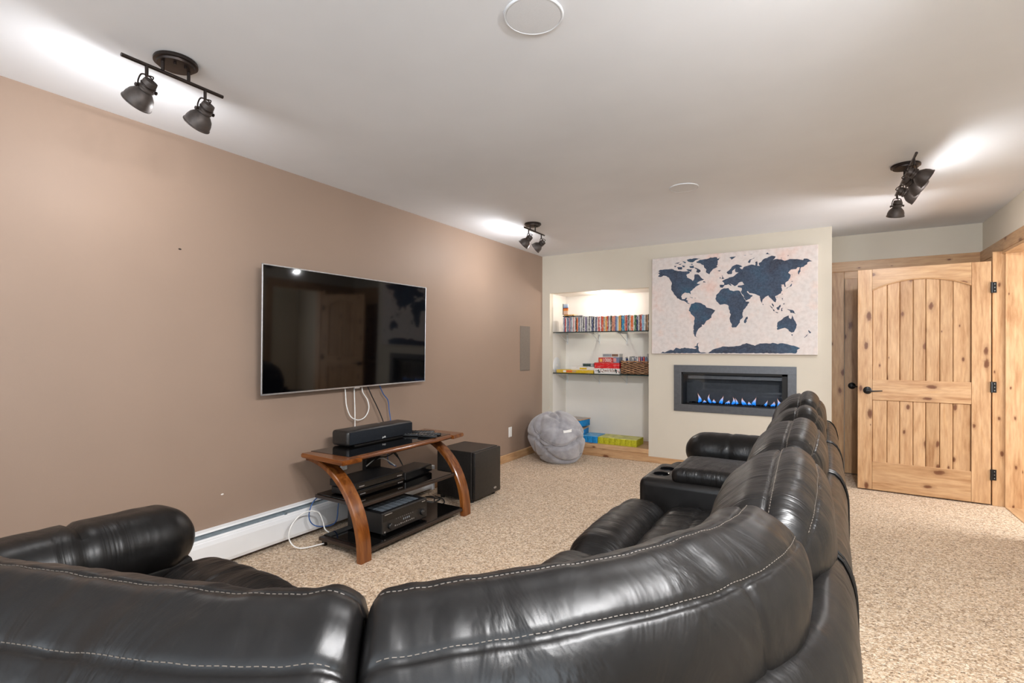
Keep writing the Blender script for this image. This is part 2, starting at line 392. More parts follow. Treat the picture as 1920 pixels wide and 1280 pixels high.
# ------------------------------------------------------------------ panelled pine doors
def lever(parent, x, y, z, flip=1):
    """lever handle facing -y"""
    g = G(); mt = Matrix.Translation((x, y, z)) @ Matrix.Rotation(R(90), 4, 'X')
    g.lathe([(.0, .0), (.034, .0), (.034, .006), (.028, .012), (.012, .015), (.011, .05)], 24, mt)
    h = build('door_handle', g, M['black_metal'], parent, True, 40, local=True)
    g = G(); pts = catmull([(x, y-.048, z), (x+.03*flip, y-.052, z-.004), (x+.07*flip, y-.052, z-.001), (x+.11*flip, y-.05, z+.002)], 6)
    n = len(pts); g.tube(pts, [.0085-.004*i/n for i in range(n)], 8)
    build('lever', g, M['black_metal'], h, True, 60, local=True)
def panel_door(name, loc, rz, label, w=.92, hnd=.075, flip=1, hinges=True):
    d = thing(name, label, None, loc, rz, None, 'structure')
    T = .036; h0, h1 = .012, 2.042
    xs = [.110, .221, .313, .408, .496, .591, .679, w-.122]
    build('stile', G().box(0, xs[0], 0, T, h0, h1, .002), M['pine_v'], d, local=True)
    build('stile', G().box(xs[-1], w, 0, T, h0, h1, .002), M['pine_v'], d, local=True)
    build('rail', G().box(xs[0]+.0015, xs[-1]-.0015, 0, T, h0, .271, .002), M['pine_h'], d, local=True)
    build('rail', G().box(xs[0]+.0015, xs[-1]-.0015, 0, T, .839, 1.026, .002), M['pine_h'], d, local=True)
    x0, x1 = xs[0]+.0015, xs[-1]-.0015
    arc = [(x0+(x1-x0)*i/16, 1.848+.084*math.sin(math.pi*i/16)**.8) for i in range(17)]
    build('rail', G().prism([(x1, h1), (x0, h1)] + arc, 0, T, 'y'), M['pine_h'], d, local=True)
    mo = [(p[0], 0, p[1]) for p in arc]
    build('moulding', G().tube(mo, .006, 6), M['pine_h'], d, True, local=True)
    for (a, b) in ((.271, .839), (1.026, 1.95)):
        for i in range(7):
            p0, p1 = xs[i]+(.0 if i else .002), xs[i+1]-(.0 if i < 6 else .002)
            build('plank', G().box(p0+.0014, p1-.0014, .009, T-.010, a-.005, b, .005), M['pine_v'], d, local=True)
    lever(d, hnd, 0, .925, flip)
    if hinges:
        for z in (.26, .99, 1.82):
            g = G().box(w+.001, w+.034, -.004, .0, z-.045, z+.045, .0015)
            mt = Matrix.Translation((w+.001, -.006, z-.045)); g.lathe([(.006, 0), (.006, .09)], 10, mt)
            hg = build('hinge', g, M['black_metal'], d, True, 30, local=True)
            for k in (-.028, 0, .028):
                build('screw', G().lathe([(.0035, 0), (.0035, .0015)], 8, Matrix.Translation((w+.022, -.004, z+k)) @ Matrix.Rotation(R(90), 4, 'X')), M['silver'], hg, local=True)
    return d
DL, DR = Vector((3.386, 5.744)), Vector((4.312, 5.702))
panel_door('door_1', (DL.x, DL.y, 0), math.atan2(DR.y-DL.y, DR.x-DL.x), 'open knotty pine plank door with arched top panel')
panel_door('door_2', (3.306, YN-.034, 0), 0, 'closed knotty pine door behind the open one', .89, .062, 1, False)

# ================================================================== sectional sofa
CTRL = [(.60, .15), (1.2, .15), (1.65, .148), (1.86, .155), (2.07, .2), (2.28, .272), (2.46, .34), (2.60, .437), (2.69, .526), (2.774, .611), (2.883, .757), (2.936, .860), (2.981, .968), (3.002, 1.08), (3.006, 1.25), (3.0, 1.6), (2.995, 2.1), (3.0, 3.0), (3.0, 4.4)]
_pl = catmull([(x, y, 0) for x, y in CTRL], 24)
_cum = [0.0]
for _a, _b in zip(_pl, _pl[1:]): _cum.append(_cum[-1]+(_b-_a).length)
def path(s):
    lo, hi = 0, len(_cum)-1
    while hi-lo > 1:
        mi = (lo+hi)//2
        if _cum[mi] <= s: lo = mi
        else: hi = mi
    k = (s-_cum[lo])/(_cum[hi]-_cum[lo]); p = _pl[lo].lerp(_pl[hi], k)
    a = _pl[max(lo-2, 0)]; b = _pl[min(hi+2, len(_pl)-1)]; t = (b-a).normalized()
    return p, Vector((t.y, -t.x, 0)), t
def s_at(x=None, y=None):
    for i, p in enumerate(_pl):
        if (x is not None and p.x >= x) or (y is not None and p.y >= y and p.x > 2.4): return _cum[i]
def resample(ctrl, n):
    c = catmull([(a, b, 0) for a, b in ctrl], 24); L = [0]
    for a, b in zip(c, c[1:]): L.append(L[-1]+(b-a).length)
    out = []; j = 0
    for i in range(n+1):
        d = L[-1]*i/n
        while j < len(L)-2 and L[j+1] < d: j += 1
        k = (d-L[j])/max(1e-9, L[j+1]-L[j]); p = c[j].lerp(c[j+1], k); out.append((p.x, p.y))
    return out, L[-1]
NT = 230
def make_profile(ctrl, qf, qb):
    pp, L = resample(ctrl, NT)
    nt = lambda q: min(range(len(pp)), key=lambda i: (pp[i][0]-q[0])**2+(pp[i][1]-q[1])**2)
    return pp, L, nt(qf), nt(qb)
CURVED = make_profile([(-.12, .42), (-.165, .58), (-.195, .74), (-.165, .885), (-.052, .976), (0, .972), (.048, .938), (.080, .88), (.092, .80), (.090, .70), (.07, .56), (.04, .42)], (-.052, .976), (.048, .938))
PLUMP = make_profile([(-.10, .42), (-.12, .55), (-.15, .68), (-.168, .79), (-.13, .895), (-.02, .968), (.028, .975), (.072, .942), (.102, .865), (.108, .77), (.09, .65), (.05, .50)], (-.02, .968), (.072, .942))
CORE = (-.05, .62)
def back_cushion(sofa, s0, s1, r, crown, lift, seed, seam_s=None, ns=None, puff=.0, prof=CURVED, rback=None, mat='leather_smooth', wr=1.0):
    _pp, PLEN, T_F, T_B = prof
    L = s1-s0; ns = ns or max(60, int(L/.0075)); rows = []; uv = []
    tl = PLEN/NT
    def P(i, j, extra=0.0):
        s = s0+L*i/ns; d = min(s-s0, s1-s); e = 1.0
        re = r
        if rback and j > T_B and (s1-s < s-s0 or prof is PLUMP): re = r+(rback-r)*min(1.0, (j-T_B)*tl/.16)
        ins = re*(1-math.sqrt(max(0, 1-(1-d/re)**2))) if d < re else 0.0
        u = 2*(s-s0)/L-1
        n, z = _pp[j]; dx, dz = n-CORE[0], z-CORE[1]; q = math.hypot(dx, dz); dx /= q; dz /= q
        off = -ins
        top = max(0.0, min(1.0, (z-.60)/.3))
        off += (crown*(1-u*u)-crown*.3)*top
        band = 1 if T_F < j < T_B else 0
        gF, gB = (j-T_F)*tl, (j-T_B)*tl
        off -= .006*math.exp(-(gF/.0055)**2) + .006*math.exp(-(gB/.0055)**2)
        if band:
            m = (j-T_F)/(T_B-T_F); off += puff*math.sin(math.pi*m)*(1-u*u)
        elif j < T_F: off += .012*math.exp(-((gF+.05)/.04)**2)
        else: off += .008*math.exp(-((gB-.05)/.04)**2)
        endf = 1.0+1.2*math.exp(-(d/.12)**2)
        w = noise.noise(Vector((s*13+.35*math.sin(j*.06+seed), j*tl*2.6, seed)))*.0045 + noise.noise(Vector((s*33, j*tl*5.0, seed+9)))*.0022*endf
        w = w*wr + noise.noise(Vector((s*4.5, j*tl*4, seed+4)))*.009
        off += w*(.5 if band == 0 and j > T_B else 1.0)
        if seam_s is not None and j > T_B: off -= .006*math.exp(-((s-seam_s)/.005)**2)
        off += extra
        n += dx*off; z += dz*off+lift
        p, o, t = path(s)
        return Vector((p.x+o.x*n, p.y+o.y*n, z)), s, j*tl
    g = G(); uv = []
    for i in range(ns+1):
        for j in range(NT+1):
            p, a, b = P(i, j); g.v.append(p[:]); uv.append((a, b))
    W1 = NT+1
    for i in range(ns):
        for j in range(NT): g.f.append((i*W1+j, (i+1)*W1+j, (i+1)*W1+j+1, i*W1+j+1))
        g.f.append((i*W1+NT, (i+1)*W1+NT, (i+1)*W1, i*W1))
    for i in (0, ns):
        s = s0 if i == 0 else s1; p, o, t = path(s)
        c = len(g.v); g.v.append((p.x+o.x*CORE[0], p.y+o.y*CORE[0], CORE[1]+lift)); uv.append((s, .5))
        # a slightly domed end
        for j in range(W1):
            q = (j+1) % W1; g.f.append((i*W1+j, i*W1+q, c) if i else (i*W1+q, i*W1+j, c))
    o = build('back_cushion', g, M[mat], sofa, True, 180, uv=uv)
    st = G(); step = .0082
    for jt in (T_F+2, T_B-1):
        n = int((L-2*r*.5)/step)
        for k in range(n):
            a = (r*.5+k*step)/L*ns; b = (r*.5+k*step+.0052)/L*ns
            def PI(x):
                i = int(x); fr = x-i
                return P(i, jt, .0006)[0].lerp(P(min(ns, i+1), jt, .0006)[0], fr)
            st.tube([PI(a), PI(b)], .0008, 4)
    so = build('stitching', st, M['thread'], o); so['kind'] = 'stuff'
    return o
def shell(sofa, s0, s1, r=.03, seed=0):
    zf = lambda s: 1.0
    ctrl = [(.02, .06), (.14, .05), (.185, .12), (.197, .40), (.200, .66), (.192, .755), (.160, .815), (.112, .815), (.075, .72), (.05, .3)]
    pp, pl = resample(ctrl, 60); L = s1-s0; ns = max(24, int(L/.02)); core = (.12, .45); g = G(); uv = []
    for i in range(ns+1):
        s = s0+L*i/ns; d = min(s-s0, s1-s)
        ins = r*(1-math.sqrt(max(0, 1-(1-d/r)**2))) if d < r else 0
        p, o, t = path(s)
        for j, (n, z) in enumerate(pp):
            dx, dz = n-core[0], z-core[1]; q = math.hypot(dx, dz)
            of = -ins + noise.noise(Vector((s*6, z*5, seed)))*.004
            sh_ = -.012-.034*max(0.0, min(1.0, (2.4-p.y)/1.2)) if p.x > 2.4 else -.046
            n2, z2 = n+dx/q*of+sh_, max(.045, z+dz/q*of)
            z2 = .045+(z2-.045)*zf(s)
            g.v.append((p.x+o.x*n2, p.y+o.y*n2, z2)); uv.append((s, j*pl/60))
    W1 = len(pp)
    for i in range(ns):
        for j in range(W1): g.f.append((i*W1+j, (i+1)*W1+j, (i+1)*W1+(j+1) % W1, i*W1+(j+1) % W1))
    g.f.append(tuple(range(W1))); g.f.append(tuple(ns*W1+j for j in reversed(range(W1))))
    o = build('outer_back', g, M['leather_smooth'], sofa, True, 60, uv=uv)
    # dark stitched welt at each end of the section
    for s in (s0+.012, s1-.012):
        p, oo, t = path(s); pts = []
        sh_ = -.012-.034*max(0.0, min(1.0, (2.4-p.y)/1.2)) if p.x > 2.4 else -.046
        for n, z in pp[8:52]: pts.append((p.x+oo.x*(n+sh_+.001), p.y+oo.y*(n+sh_+.001), .045+(z-.045)*zf(s)+.001))
        build('welt', G().tube(pts, .0045, 6), M['leather'], o, True)
    return o
def pillow(name, x0, x1, y0, y1, z0, z1, r, puff, parent, seed, wr=.004, wdir='x', mat='leather', n=44, groove=None):
    """rounded, crowned upholstery block with wrinkles running across wdir"""
    g = G(); uv = []; C = Vector(((x0+x1)/2, (y0+y1)/2, (z0+z1)/2)); H = Vector(((x1-x0)/2, (y1-y0)/2, (z1-z0)/2))
    r = min(r, min(H)*.999); idx = {}
    def vert(q):
        key = tuple(round(c, 5) for c in q)
        if key in idx: return idx[key]
        p = Vector((q[0]*H.x, q[1]*H.y, q[2]*H.z))
        c = Vector([max(-H[k]+r, min(H[k]-r, p[k])) for k in range(3)]); d = p-c
        nr = d.normalized() if d.length > 1e-9 else Vector((0, 0, 1))
        w = c+nr*r if d.length > 1e-9 else p
        cr = (1-min(1, abs(w.x/H.x))**2.4)*(1-min(1, abs(w.y/H.y))**2.4)*(1-min(1, abs(w.z/H.z))**6)
        top = max(0, nr.z)
        a = noise.noise(Vector(((w.x if wdir == 'x' else w.x*.22)*15, (w.y if wdir == 'y' else w.y*.22)*15, seed+w.z*2)))
        b = noise.noise(Vector(((w.x if wdir == 'x' else w.x*.3)*38, (w.y if wdir == 'y' else w.y*.3)*38, seed+5)))
        w = w+nr*(a*wr+b*wr*.4)
        w.z += puff*(1-min(1, abs(w.x/H.x))**2.2)*(1-min(1, abs(w.y/H.y))**2.2)*(1 if w.z > 0 else .2)
        if groove:
            ax, gp, gd, gw = groove
            w -= nr*gd*math.exp(-((w[ax]+C[ax]-gp)/gw)**2)
        idx[key] = len(g.v); g.v.append((w+C)[:])
        u_, v_ = (w.x+C.x, w.y+C.y+w.z*.6) if wdir == 'x' else (w.y+C.y, w.x+C.x+w.z*.6)
        uv.append((u_, v_)); return idx[key]
    nn = [max(6, min(n, int(2*h/.013))) for h in H]
    def lin_(k, N_): return -1+2*k/N_
    for ax in range(3):
        u, v = (ax+1) % 3, (ax+2) % 3
        for sg in (-1, 1):
            for i in range(nn[u]):
                for j in range(nn[v]):
                    qs = []
                    for a, b in ((i, j), (i+1, j), (i+1, j+1), (i, j+1)):
                        q = [0, 0, 0]; q[ax] = sg; q[u] = lin_(a, nn[u]); q[v] = lin_(b, nn[v]); qs.append(vert(q))
                    if len(set(qs)) > 2: g.f.append(tuple(qs if sg > 0 else reversed(qs)))
    return build(name, g, M[mat], parent, True, 60, uv=uv, fix=True)

sofa = thing('sectional_sofa', 'large black leather curved sectional sofa seen from behind its corner', 'sofa', (2.6, 1.4, 0))
SA0, SAB, SB1 = s_at(x=1.68), s_at(x=2.60), s_at(y=1.16)
yb = [1.17, 2.04, 2.88, 3.34, 3.96]
back_cushion(sofa, SA0, SAB-.001, .040, .004, .0, 11, wr=1.0)
back_cushion(sofa, SAB+.001, SB1-.002, .042, .006, .0, 23, (SAB+SB1)/2+.13, rback=.30, wr=1.0)
for k, (a, b, lf, cr, pf) in enumerate(((yb[0], yb[1], -.014, .055, .012), (yb[1], yb[2], -.020, .05, .012), (yb[2], yb[3], -.010, .035, .010), (yb[3], yb[4], .012, .05, .012))):
    back_cushion(sofa, s_at(y=a)-.004, s_at(y=b)+.004, .15, cr, lf, 31+k*7, puff=pf, prof=PLUMP, mat='leather', rback=.26)
back_cushion(sofa, s_at(x=.94), SA0-.006, .07, .03, .0, 71, ns=70)
for k, (a, b) in enumerate(((s_at(x=.94), SA0), (SA0, s_at(y=1.43)), (s_at(y=1.43), s_at(y=2.33)), (s_at(y=2.33), s_at(y=3.07)), (s_at(y=3.07), s_at(y=4.0)))):
    shell(sofa, a+.003, b-.003, .035, k*3.1)
# seats of the long side: padded footrest roll in front, pad behind
for k, (a, b) in enumerate(((1.22, 2.04), (2.04, 2.90), (3.36, 3.96))):
    pillow('footrest_roll', 2.09, 2.40, a+.004, b-.004, .12, .455, .13, .03, sofa, 3+k*5, .0075, 'y')
    pillow('seat_cushion', 2.36, 2.80, a+.004, b-.004, .22, .45, .09, .025, sofa, 40+k*5, .006, 'y', groove=(0, 2.56, .012, .015))
pillow('seat_cushion', 1.66, 2.62, .42, 1.16, .20, .445, .10, .02, sofa, 61, .005, 'x')
pillow('seat_cushion', 2.30, 2.84, .78, 1.22, .20, .44, .10, .01, sofa, 62, .005, 'x')
pillow('footrest_roll', .95, 1.655, .86, 1.19, .12, .478, .13, .028, sofa, 66, .008, 'x')
pillow('seat_cushion', .95, 1.655, .42, .90, .22, .475, .09, .02, sofa, 67, .006, 'x')
# arms
for nm, (x0, x1, y0, y1), wd, gr in (('far', (2.20, 3.0, 3.955, 4.255), 'x', (0, 2.52, .012, .010)), ('near', (.645, .945, .22, 1.135), 'y', (1, .74, .012, .010))):
    arm = pillow('armrest', x0, x1, y0, y1, .40, .655, .125, .012, sofa, 80 if nm == 'far' else 90, .004, wd, 'leather_smooth', groove=gr)
    build('arm_panel', G().box(x0+.03, x1-.03, y0+.03, y1-.03, .05, .46, .03, seg=3), M['leather'], arm, True, 40)
# plinth under the seats
g = G().box(2.14, 3.05, 1.2, 4.2, .03, .24, .01); build('base', g, M['leather'], sofa)
g = G().box(.70, 2.7, .25, 1.13, .03, .24, .01); build('base', g, M['leather'], sofa)
for x, y in ((2.2, 1.3), (2.2, 4.15), (3.0, 4.15), (.75, 1.08), (.75, .3), (2.0, 1.08), (2.95, 1.3)):
    build('foot', G().lathe([(.025, 0), (.03, .035)], 12, Matrix.Translation((x, y, 0))), M['black_plastic'], sofa)
# console with two cup holders and a padded lid
def boolean_cut(g, cutters):
    me = bpy.data.meshes.new('tmp'); me.from_pydata(g.v, [], g.f); o = bpy.data.objects.new('tmp', me); COL.objects.link(o); cs = []
    for c in cutters:
        m2 = bpy.data.meshes.new('tmpc'); m2.from_pydata(c.v, [], c.f); bm = bmesh.new(); bm.from_mesh(m2); bmesh.ops.recalc_face_normals(bm, faces=bm.faces[:]); bm.to_mesh(m2); bm.free()
        q = bpy.data.objects.new('tmpc', m2); COL.objects.link(q); cs.append(q)
        md = o.modifiers.new('b', 'BOOLEAN'); md.operation = 'DIFFERENCE'; md.object = q; md.solver = 'EXACT'
    bm = bmesh.new(); bm.from_mesh(me); bmesh.ops.recalc_face_normals(bm, faces=bm.faces[:]); bm.to_mesh(me); bm.free()
    dg = bpy.context.evaluated_depsgraph_get(); res = bpy.data.meshes.new_from_object(o.evaluated_get(dg))
    h = G(); h.v = [p.co[:] for p in res.vertices]; h.f = [tuple(p.vertices) for p in res.polygons]
    for q in cs+[o]: bpy.data.objects.remove(q)
    return h
cups = ((2.285, 3.03), (2.285, 3.18))
gb = G().box(2.19, 2.86, 2.885, 3.355, .05, .565, .045, seg=4)
gb = boolean_cut(gb, [G().lathe([(.043, .47), (.043, .70)], 28, Matrix.Translation((x, y, 0))) for x, y in cups])
con = build('console', gb, M['leather'], sofa, True, 40)
for x, y in cups:
    c = G().lathe([(.0425, .475), (.0425, .566), (.048, .568), (.049, .5665), (.049, .564), (.0432, .563)], 28, Matrix.Translation((x, y, 0)), True, False)
    build('cup_holder', c, M['black_gloss'], con, True, 40)
pillow('console_lid', 2.37, 2.84, 2.90, 3.335, .54, .635, .04, .012, con, 95, .002, 'x')

# ================================================================== track lights
def glow(name, rgb, s): 
    M[name] = emitter(name, rgb, s)
glow('bulb', (255, 236, 208), 14.0)
def lamp_head(fix, loc, axis, watts=None, recess=False):
    """bell shade on a yoke; local -z is the beam"""
    ax = Vector(axis).normalized(); q = (-ax).to_track_quat('Z', 'Y')
    prof_o = [(.014, .052), (.024, .050), (.026, .040), (.026, .018), (.030, .014), (.030, .008), (.024, .004), (.034, -.006), (.045, -.020), (.051, -.038), (.053, -.056), (.0555, -.058), (.0555, -.062)]
    prof_i = [(.053, -.062), (.050, -.040), (.043, -.020), (.031, -.006), (.012, .0)]
    g = G().lathe(prof_o+prof_i, 28, None, True, True)
    sh = build('lamp_head', g, M['shade_metal'], fix, True, 35, local=True)
    sh.location = loc; sh.rotation_mode = 'QUATERNION'; sh.rotation_quaternion = q
    b = G().lathe([(.010, -.004), (.012, -.012), (.022, -.026), (.026, -.036), (.024, -.044), (.012, -.049), (.002, -.050)], 16, None, True, True)
    if recess: b.v = [(x*.8, y*.8, z*.36) for x, y, z in b.v]
    build('bulb', b, M['bulb'], sh, True, 60, local=True)
    build('socket_ring', G().lathe([(.027, .024), (.0285, .026), (.0285, .030), (.027, .032)], 20), M['bronze'], sh, True, local=True)
    for sx in (-1, 1):
        build('thumb_screw', G().lathe([(.004, 0), (.004, .010), (.0075, .011), (.0075, .016)], 10, Matrix.Translation((sx*.026, 0, .012)) @ Matrix.Rotation(sx*R(90), 4, 'Y')), M['bronze'], sh, True, local=True)
    if watts:
        d = bpy.data.lights.new('bulb_light', 'POINT'); d.energy = watts; d.color = (.98, .985, 1.0); d.shadow_soft_size = .03
        o = bpy.data.objects.new('bulb_light', d); COL.objects.link(o); o.parent = sh; o.location = (0, 0, -.028 if recess else -.054)
    return sh, q
def track_light(label, loc, half, heads, canopy=0.0, recess=False):
    f = thing('track_light', label, 'light', loc)
    zc, zb = 0.0, -.068
    build('canopy', G().lathe([(.078, 0), (.080, -.004), (.080, -.014), (.070, -.016), (.068, -.024), (.030, -.026)], 36, Matrix.Translation((0, canopy, 0)), True, True), M['bronze'], f, True, 30, local=True)
    for k in (-.02, .02):
        build('canopy_screw', G().lathe([(.005, -.024), (.006, -.034)], 8, Matrix.Translation((.035, canopy+k, 0))), M['bronze'], f, local=True)
    for k in (-.05, .05):
        build('post', G().lathe([(.0065, -.02), (.0065, zb)], 10, Matrix.Translation((0, canopy+k, 0))), M['bronze'], f, True, local=True)
    build('bar', G().tube([(0, -half, zb), (0, half, zb)], .0075, 12), M['bronze'], f, True, 40, local=True)
    for y, axis, w in heads:
        ax = Vector(axis).normalized()
        build('stem', G().lathe([(.0065, zb), (.0065, zb-.045)], 10, Matrix.Translation((0, y, 0))), M['bronze'], f, True, local=True)
        piv = Vector((0, y, zb-.092)) + ax*.004
        sh, q = lamp_head(f, tuple(piv - ax*(-.012)), axis, w, recess)
        # yoke: flat strap from the stem down both sides of the socket
        lat = q @ Vector((1, 0, 0)); top = Vector((0, y, zb-.044)); pv = Vector(piv)+ax*.0
        pts = catmull([pv+lat*.031, pv+lat*.031+Vector((0, 0, .022)), top+lat*.018, top-lat*.018, pv-lat*.031+Vector((0, 0, .022)), pv-lat*.031], 6)
        build('yoke', G().tube(pts, .0032, 6), M['bronze'], f, True, 60, local=True)
        cord = catmull([top, top+Vector((ax.x*-.03, ax.y*-.03, -.005)), pv-ax*.055, pv-ax*.035], 6)
        build('lamp_cord', G().tube(cord, .0028, 6), M['bronze'], f, True, 60, local=True)
    return f
a0 = (-.80, -.10, -.62)
track_light('dark bronze two-head track light nearest the viewer above the brown wall', (.785, 1.088, HC), .195,
            [(-.108, (-.74, -.16, -.66), BULB_W), (.118, (-.74, -.10, -.68), BULB_W)])
track_light('small dark bronze two-head track light in the far corner by the alcove', (.735, 4.30, HC), .20,
            [(-.12, (-.72, -.10, -.66), BULB_W), (.135, (-.80, -.12, -.55), BULB_W*1.6)], -.04)
track_light('dark bronze four-head track light near the pine door', (3.56, 4.18, HC), .47,
            [(-.38, (.85, .15, -.52), BULB_W*.36), (-.20, (.80, .30, -.58), BULB_W*.36), (.04, (.84, .1, -.45), BULB_W*.36), (.40, (-.10, .42, -.92), BULB_W*3)], -.03)
track_light('dark bronze track light on the ceiling above the viewer', (3.55, .85, HC), .47,
            [(-.38, (-.46, .15, -.84), REAR_BULB_W), (-.10, (-.45, .36, -.80), REAR_BULB_W), (.16, (-.22, .54, -.80), REAR_BULB_W), (.40, (-.35, .46, -.80), REAR_BULB_W)], 0, True)

# ceiling loudspeakers
for nm, (x, y), r in (('round white speaker grille in the ceiling nearest the viewer', (2.205, 1.605), .108), ('small round white speaker grille in the ceiling toward the fireplace', (2.22, 3.885), .105)):
    t_ = thing('ceiling_speaker', nm, 'speaker', (x, y, HC))
    build('trim_ring', G().lathe([(r, 0), (r, -.003), (r-.003, -.006), (r-.007, -.006), (r-.008, -.004), (r-.008, 0)], 48, None, False, False), M['white_trim'], t_, True, 30, local=True)
    build('grille', G().lathe([(r-.008, -.003), (r-.009, -.0052), (r-.05, -.0058), (.001, -.006)], 48, None, True, True), M['white_grille'], t_, True, 30, local=True)

# ================================================================== television
tv = thing('television', 'large flat television with thin silver frame on brown wall', 'television', (.1, 2.68, 1.0))
tm = Matrix.Translation((.1, 2.679, 1.4235)) @ Matrix.Rotation(R(.35), 4, 'X') @ Matrix.Rotation(R(1.2), 4, 'Y')
hw, hh = .772, .4155
build('back_panel', G().box(-.045, -.004, -hw+.07, hw-.06, -hh+.02, hh-.05, .01, tm), M['black_plastic'], tv)
g = G()
for (y0, y1, z0, z1) in ((-hw, hw, hh-.008, hh), (-hw, hw, -hh, -hh+.010), (-hw, -hw+.007, -hh, hh), (hw-.007, hw, -hh, hh)):
    g.box(-.006, .004, y0, y1, z0, z1, .001, tm)
build('bezel', g, M['silver'], tv)
build('screen', G().box(-.005, .002, -hw+.006, hw-.006, -hh+.009, hh-.007, 0, tm), M['screen'], tv)
build('logo_tab', G().box(-.004, .005, -.025, .025, -hh-.008, -hh+.001, .001, tm), M['silver'], tv)
build('wall_bracket', G().box(.004, .05, 2.38, 2.98, 1.25, 1.60, .004), M['black_metal'], tv)

# ================================================================== television stand
M['cherry'] = None
def cherry(name, axis):
    k = N(name); sc = {'z': (14, 14, 1.5), 'y': (14, 1.5, 14), 'x': (1.5, 14, 14)}[axis]
    v = k.coord(sc); n1 = k.noise(v, 1.0, 5, .6, 1.2)
    k.set(color=k.ramp(n1, [(.25, lin((66, 32, 12))), (.5, lin((116, 64, 26))), (.75, lin((152, 94, 44)))]), rough=.2, spec=.5, coat=.3, coatr=.15); return k.m
M['cherry'] = cherry('varnished_cherry_wood', 'z'); M['cherry_y'] = cherry('varnished_cherry_wood_rail', 'y'); M['cherry_x'] = cherry('varnished_cherry_wood_end', 'x')
M['black_glass'] = plain('black_tinted_glass', (10, 9, 9), .04, 0, .6, .02)
M['espresso'] = plain('espresso_frame', (44, 32, 26), .35, 0, .5, .1)
ZT = .622
st = thing('television_stand', 'cherry wood and black glass television stand with arched legs', 'tv stand', (.45, 2.7, 0))
def endplate(y0, y1, inner):
    if inner > 0: poly = [(.200, y0+.03), (.635, y0), (.640, y0+.155), (.215, y0+.105)]
    else: poly = [(.200, y1), (.615, y1+.005), (.632, y1-.155), (.215, y1-.125)]
    bm = bmesh.new(); vs = [bm.verts.new((x, y, ZT-.030)) for x, y in poly]; f = bm.faces.new(vs)
    ex = bmesh.ops.extrude_face_region(bm, geom=[f]); bmesh.ops.translate(bm, vec=(0, 0, .030), verts=[e for e in ex['geom'] if isinstance(e, bmesh.types.BMVert)])
    bmesh.ops.bevel(bm, geom=bm.edges[:], offset=.006, segments=2, affect='EDGES'); bm.verts.index_update()
    h = G(); h.v = [p.co[:] for p in bm.verts]; h.f = [tuple(v.index for v in q.verts) for q in bm.faces]; bm.free(); return h
build('end_plate', endplate(2.085, 0, 1), M['cherry_x'], st, True, 40)
build('end_plate', endplate(0, 3.325, -1), M['cherry_x'], st, True, 40)
# front rail with a rounded nose, slightly bowed
g = G(); ring = []
for i in range(21):
    y = 2.225+(3.185-2.225)*i/20; bow = .012*math.sin(math.pi*i/20)
    sec = [(.56, ZT-.028), (.60+bow, ZT-.028), (.612+bow, ZT-.020), (.616+bow, ZT-.012), (.610+bow, ZT-.004), (.60+bow, ZT), (.56, ZT)]
    g.v += [(a, y, b) for a, b in sec]
for i in range(20):
    for k in range(7): g.f.append((i*7+k, i*7+(k+1) % 7, (i+1)*7+(k+1) % 7, (i+1)*7+k))
g.f += [tuple(range(7)), tuple(140+k for k in range(7))]
build('front_rail', g, M['cherry_y'], st, True, 40)
build('glass_top', G().box(.205, .575, 2.19, 3.205, ZT-.006, ZT+.002, .001), M['black_glass'], st)
build('top_frame', G().box(.22, .57, 2.20, 3.20, ZT-.026, ZT-.008, .002), M['espresso'], st)
def arch_leg(y0, y1):
    outer, inner = [], []
    for i in range(25):
        a = R(90)*i/24
        outer.append((.215+.515*math.sin(a)**1.05, .600*math.cos(a)**.92 if a < R(89.9) else 0))
    cl = outer; n = len(cl); th = [(.052+.020*i/n) for i in range(n)]
    for i, (x, z) in enumerate(cl):
        p, q = cl[max(0, i-1)], cl[min(n-1, i+1)]; tx, tz = q[0]-p[0], q[1]-p[1]; L = math.hypot(tx, tz)
        nx, nz = tz/L, -tx/L           # toward the inside of the arc
        inner.append((x+nx*th[i]*.62, max(0, z+nz*th[i]*.62)))
    inner[-1] = (inner[-1][0], 0)
    h = G(); m = len(cl)
    for (x, z), (x2, z2) in zip(cl, inner):
        e = .006
        h.v += [(x, y0+e, z), (x, y1-e, z), (x*.85+x2*.15, y1, z*.85+z2*.15), (x2*.85+x*.15, y1, z2*.85+z*.15), (x2, y1-e, z2), (x2, y0+e, z2), (x2*.85+x*.15, y0, z2*.85+z*.15), (x*.85+x2*.15, y0, z*.85+z2*.15)]
    for i in range(m-1):
        for k in range(8): h.f.append((i*8+k, i*8+(k+1) % 8, (i+1)*8+(k+1) % 8, (i+1)*8+k))
    h.f += [tuple(range(8)), tuple((m-1)*8+k for k in range(8))]
    return h
build('leg', arch_leg(2.145, 2.235), M['cherry'], st, True, 40)
build('leg', arch_leg(3.180, 3.270), M['cherry'], st, True, 40)
for nm, z, x0, x1 in (('shelf', .330, .20, .640), ('shelf', .068, .27, .715)):
    sh = build(nm, G().box(x0+.01, x1-.006, 2.235, 3.178, z-.004, z+.003, .001), M['black_glass'], st)
    build('shelf_frame', G().box(x0, x1, 2.225 if z > .2 else 2.20, 3.18, z-.026, z-.004, .003), M['espresso'], sh)
for y in (2.225, 3.155):
    build('shelf_foot', G().box(.272, .298, y, y+.022, 0, .044), M['espresso'], st)
build('spine_post', G().box(.205, .245, 2.63, 2.78, 0, ZT-.026, .004), M['black_metal'], st)

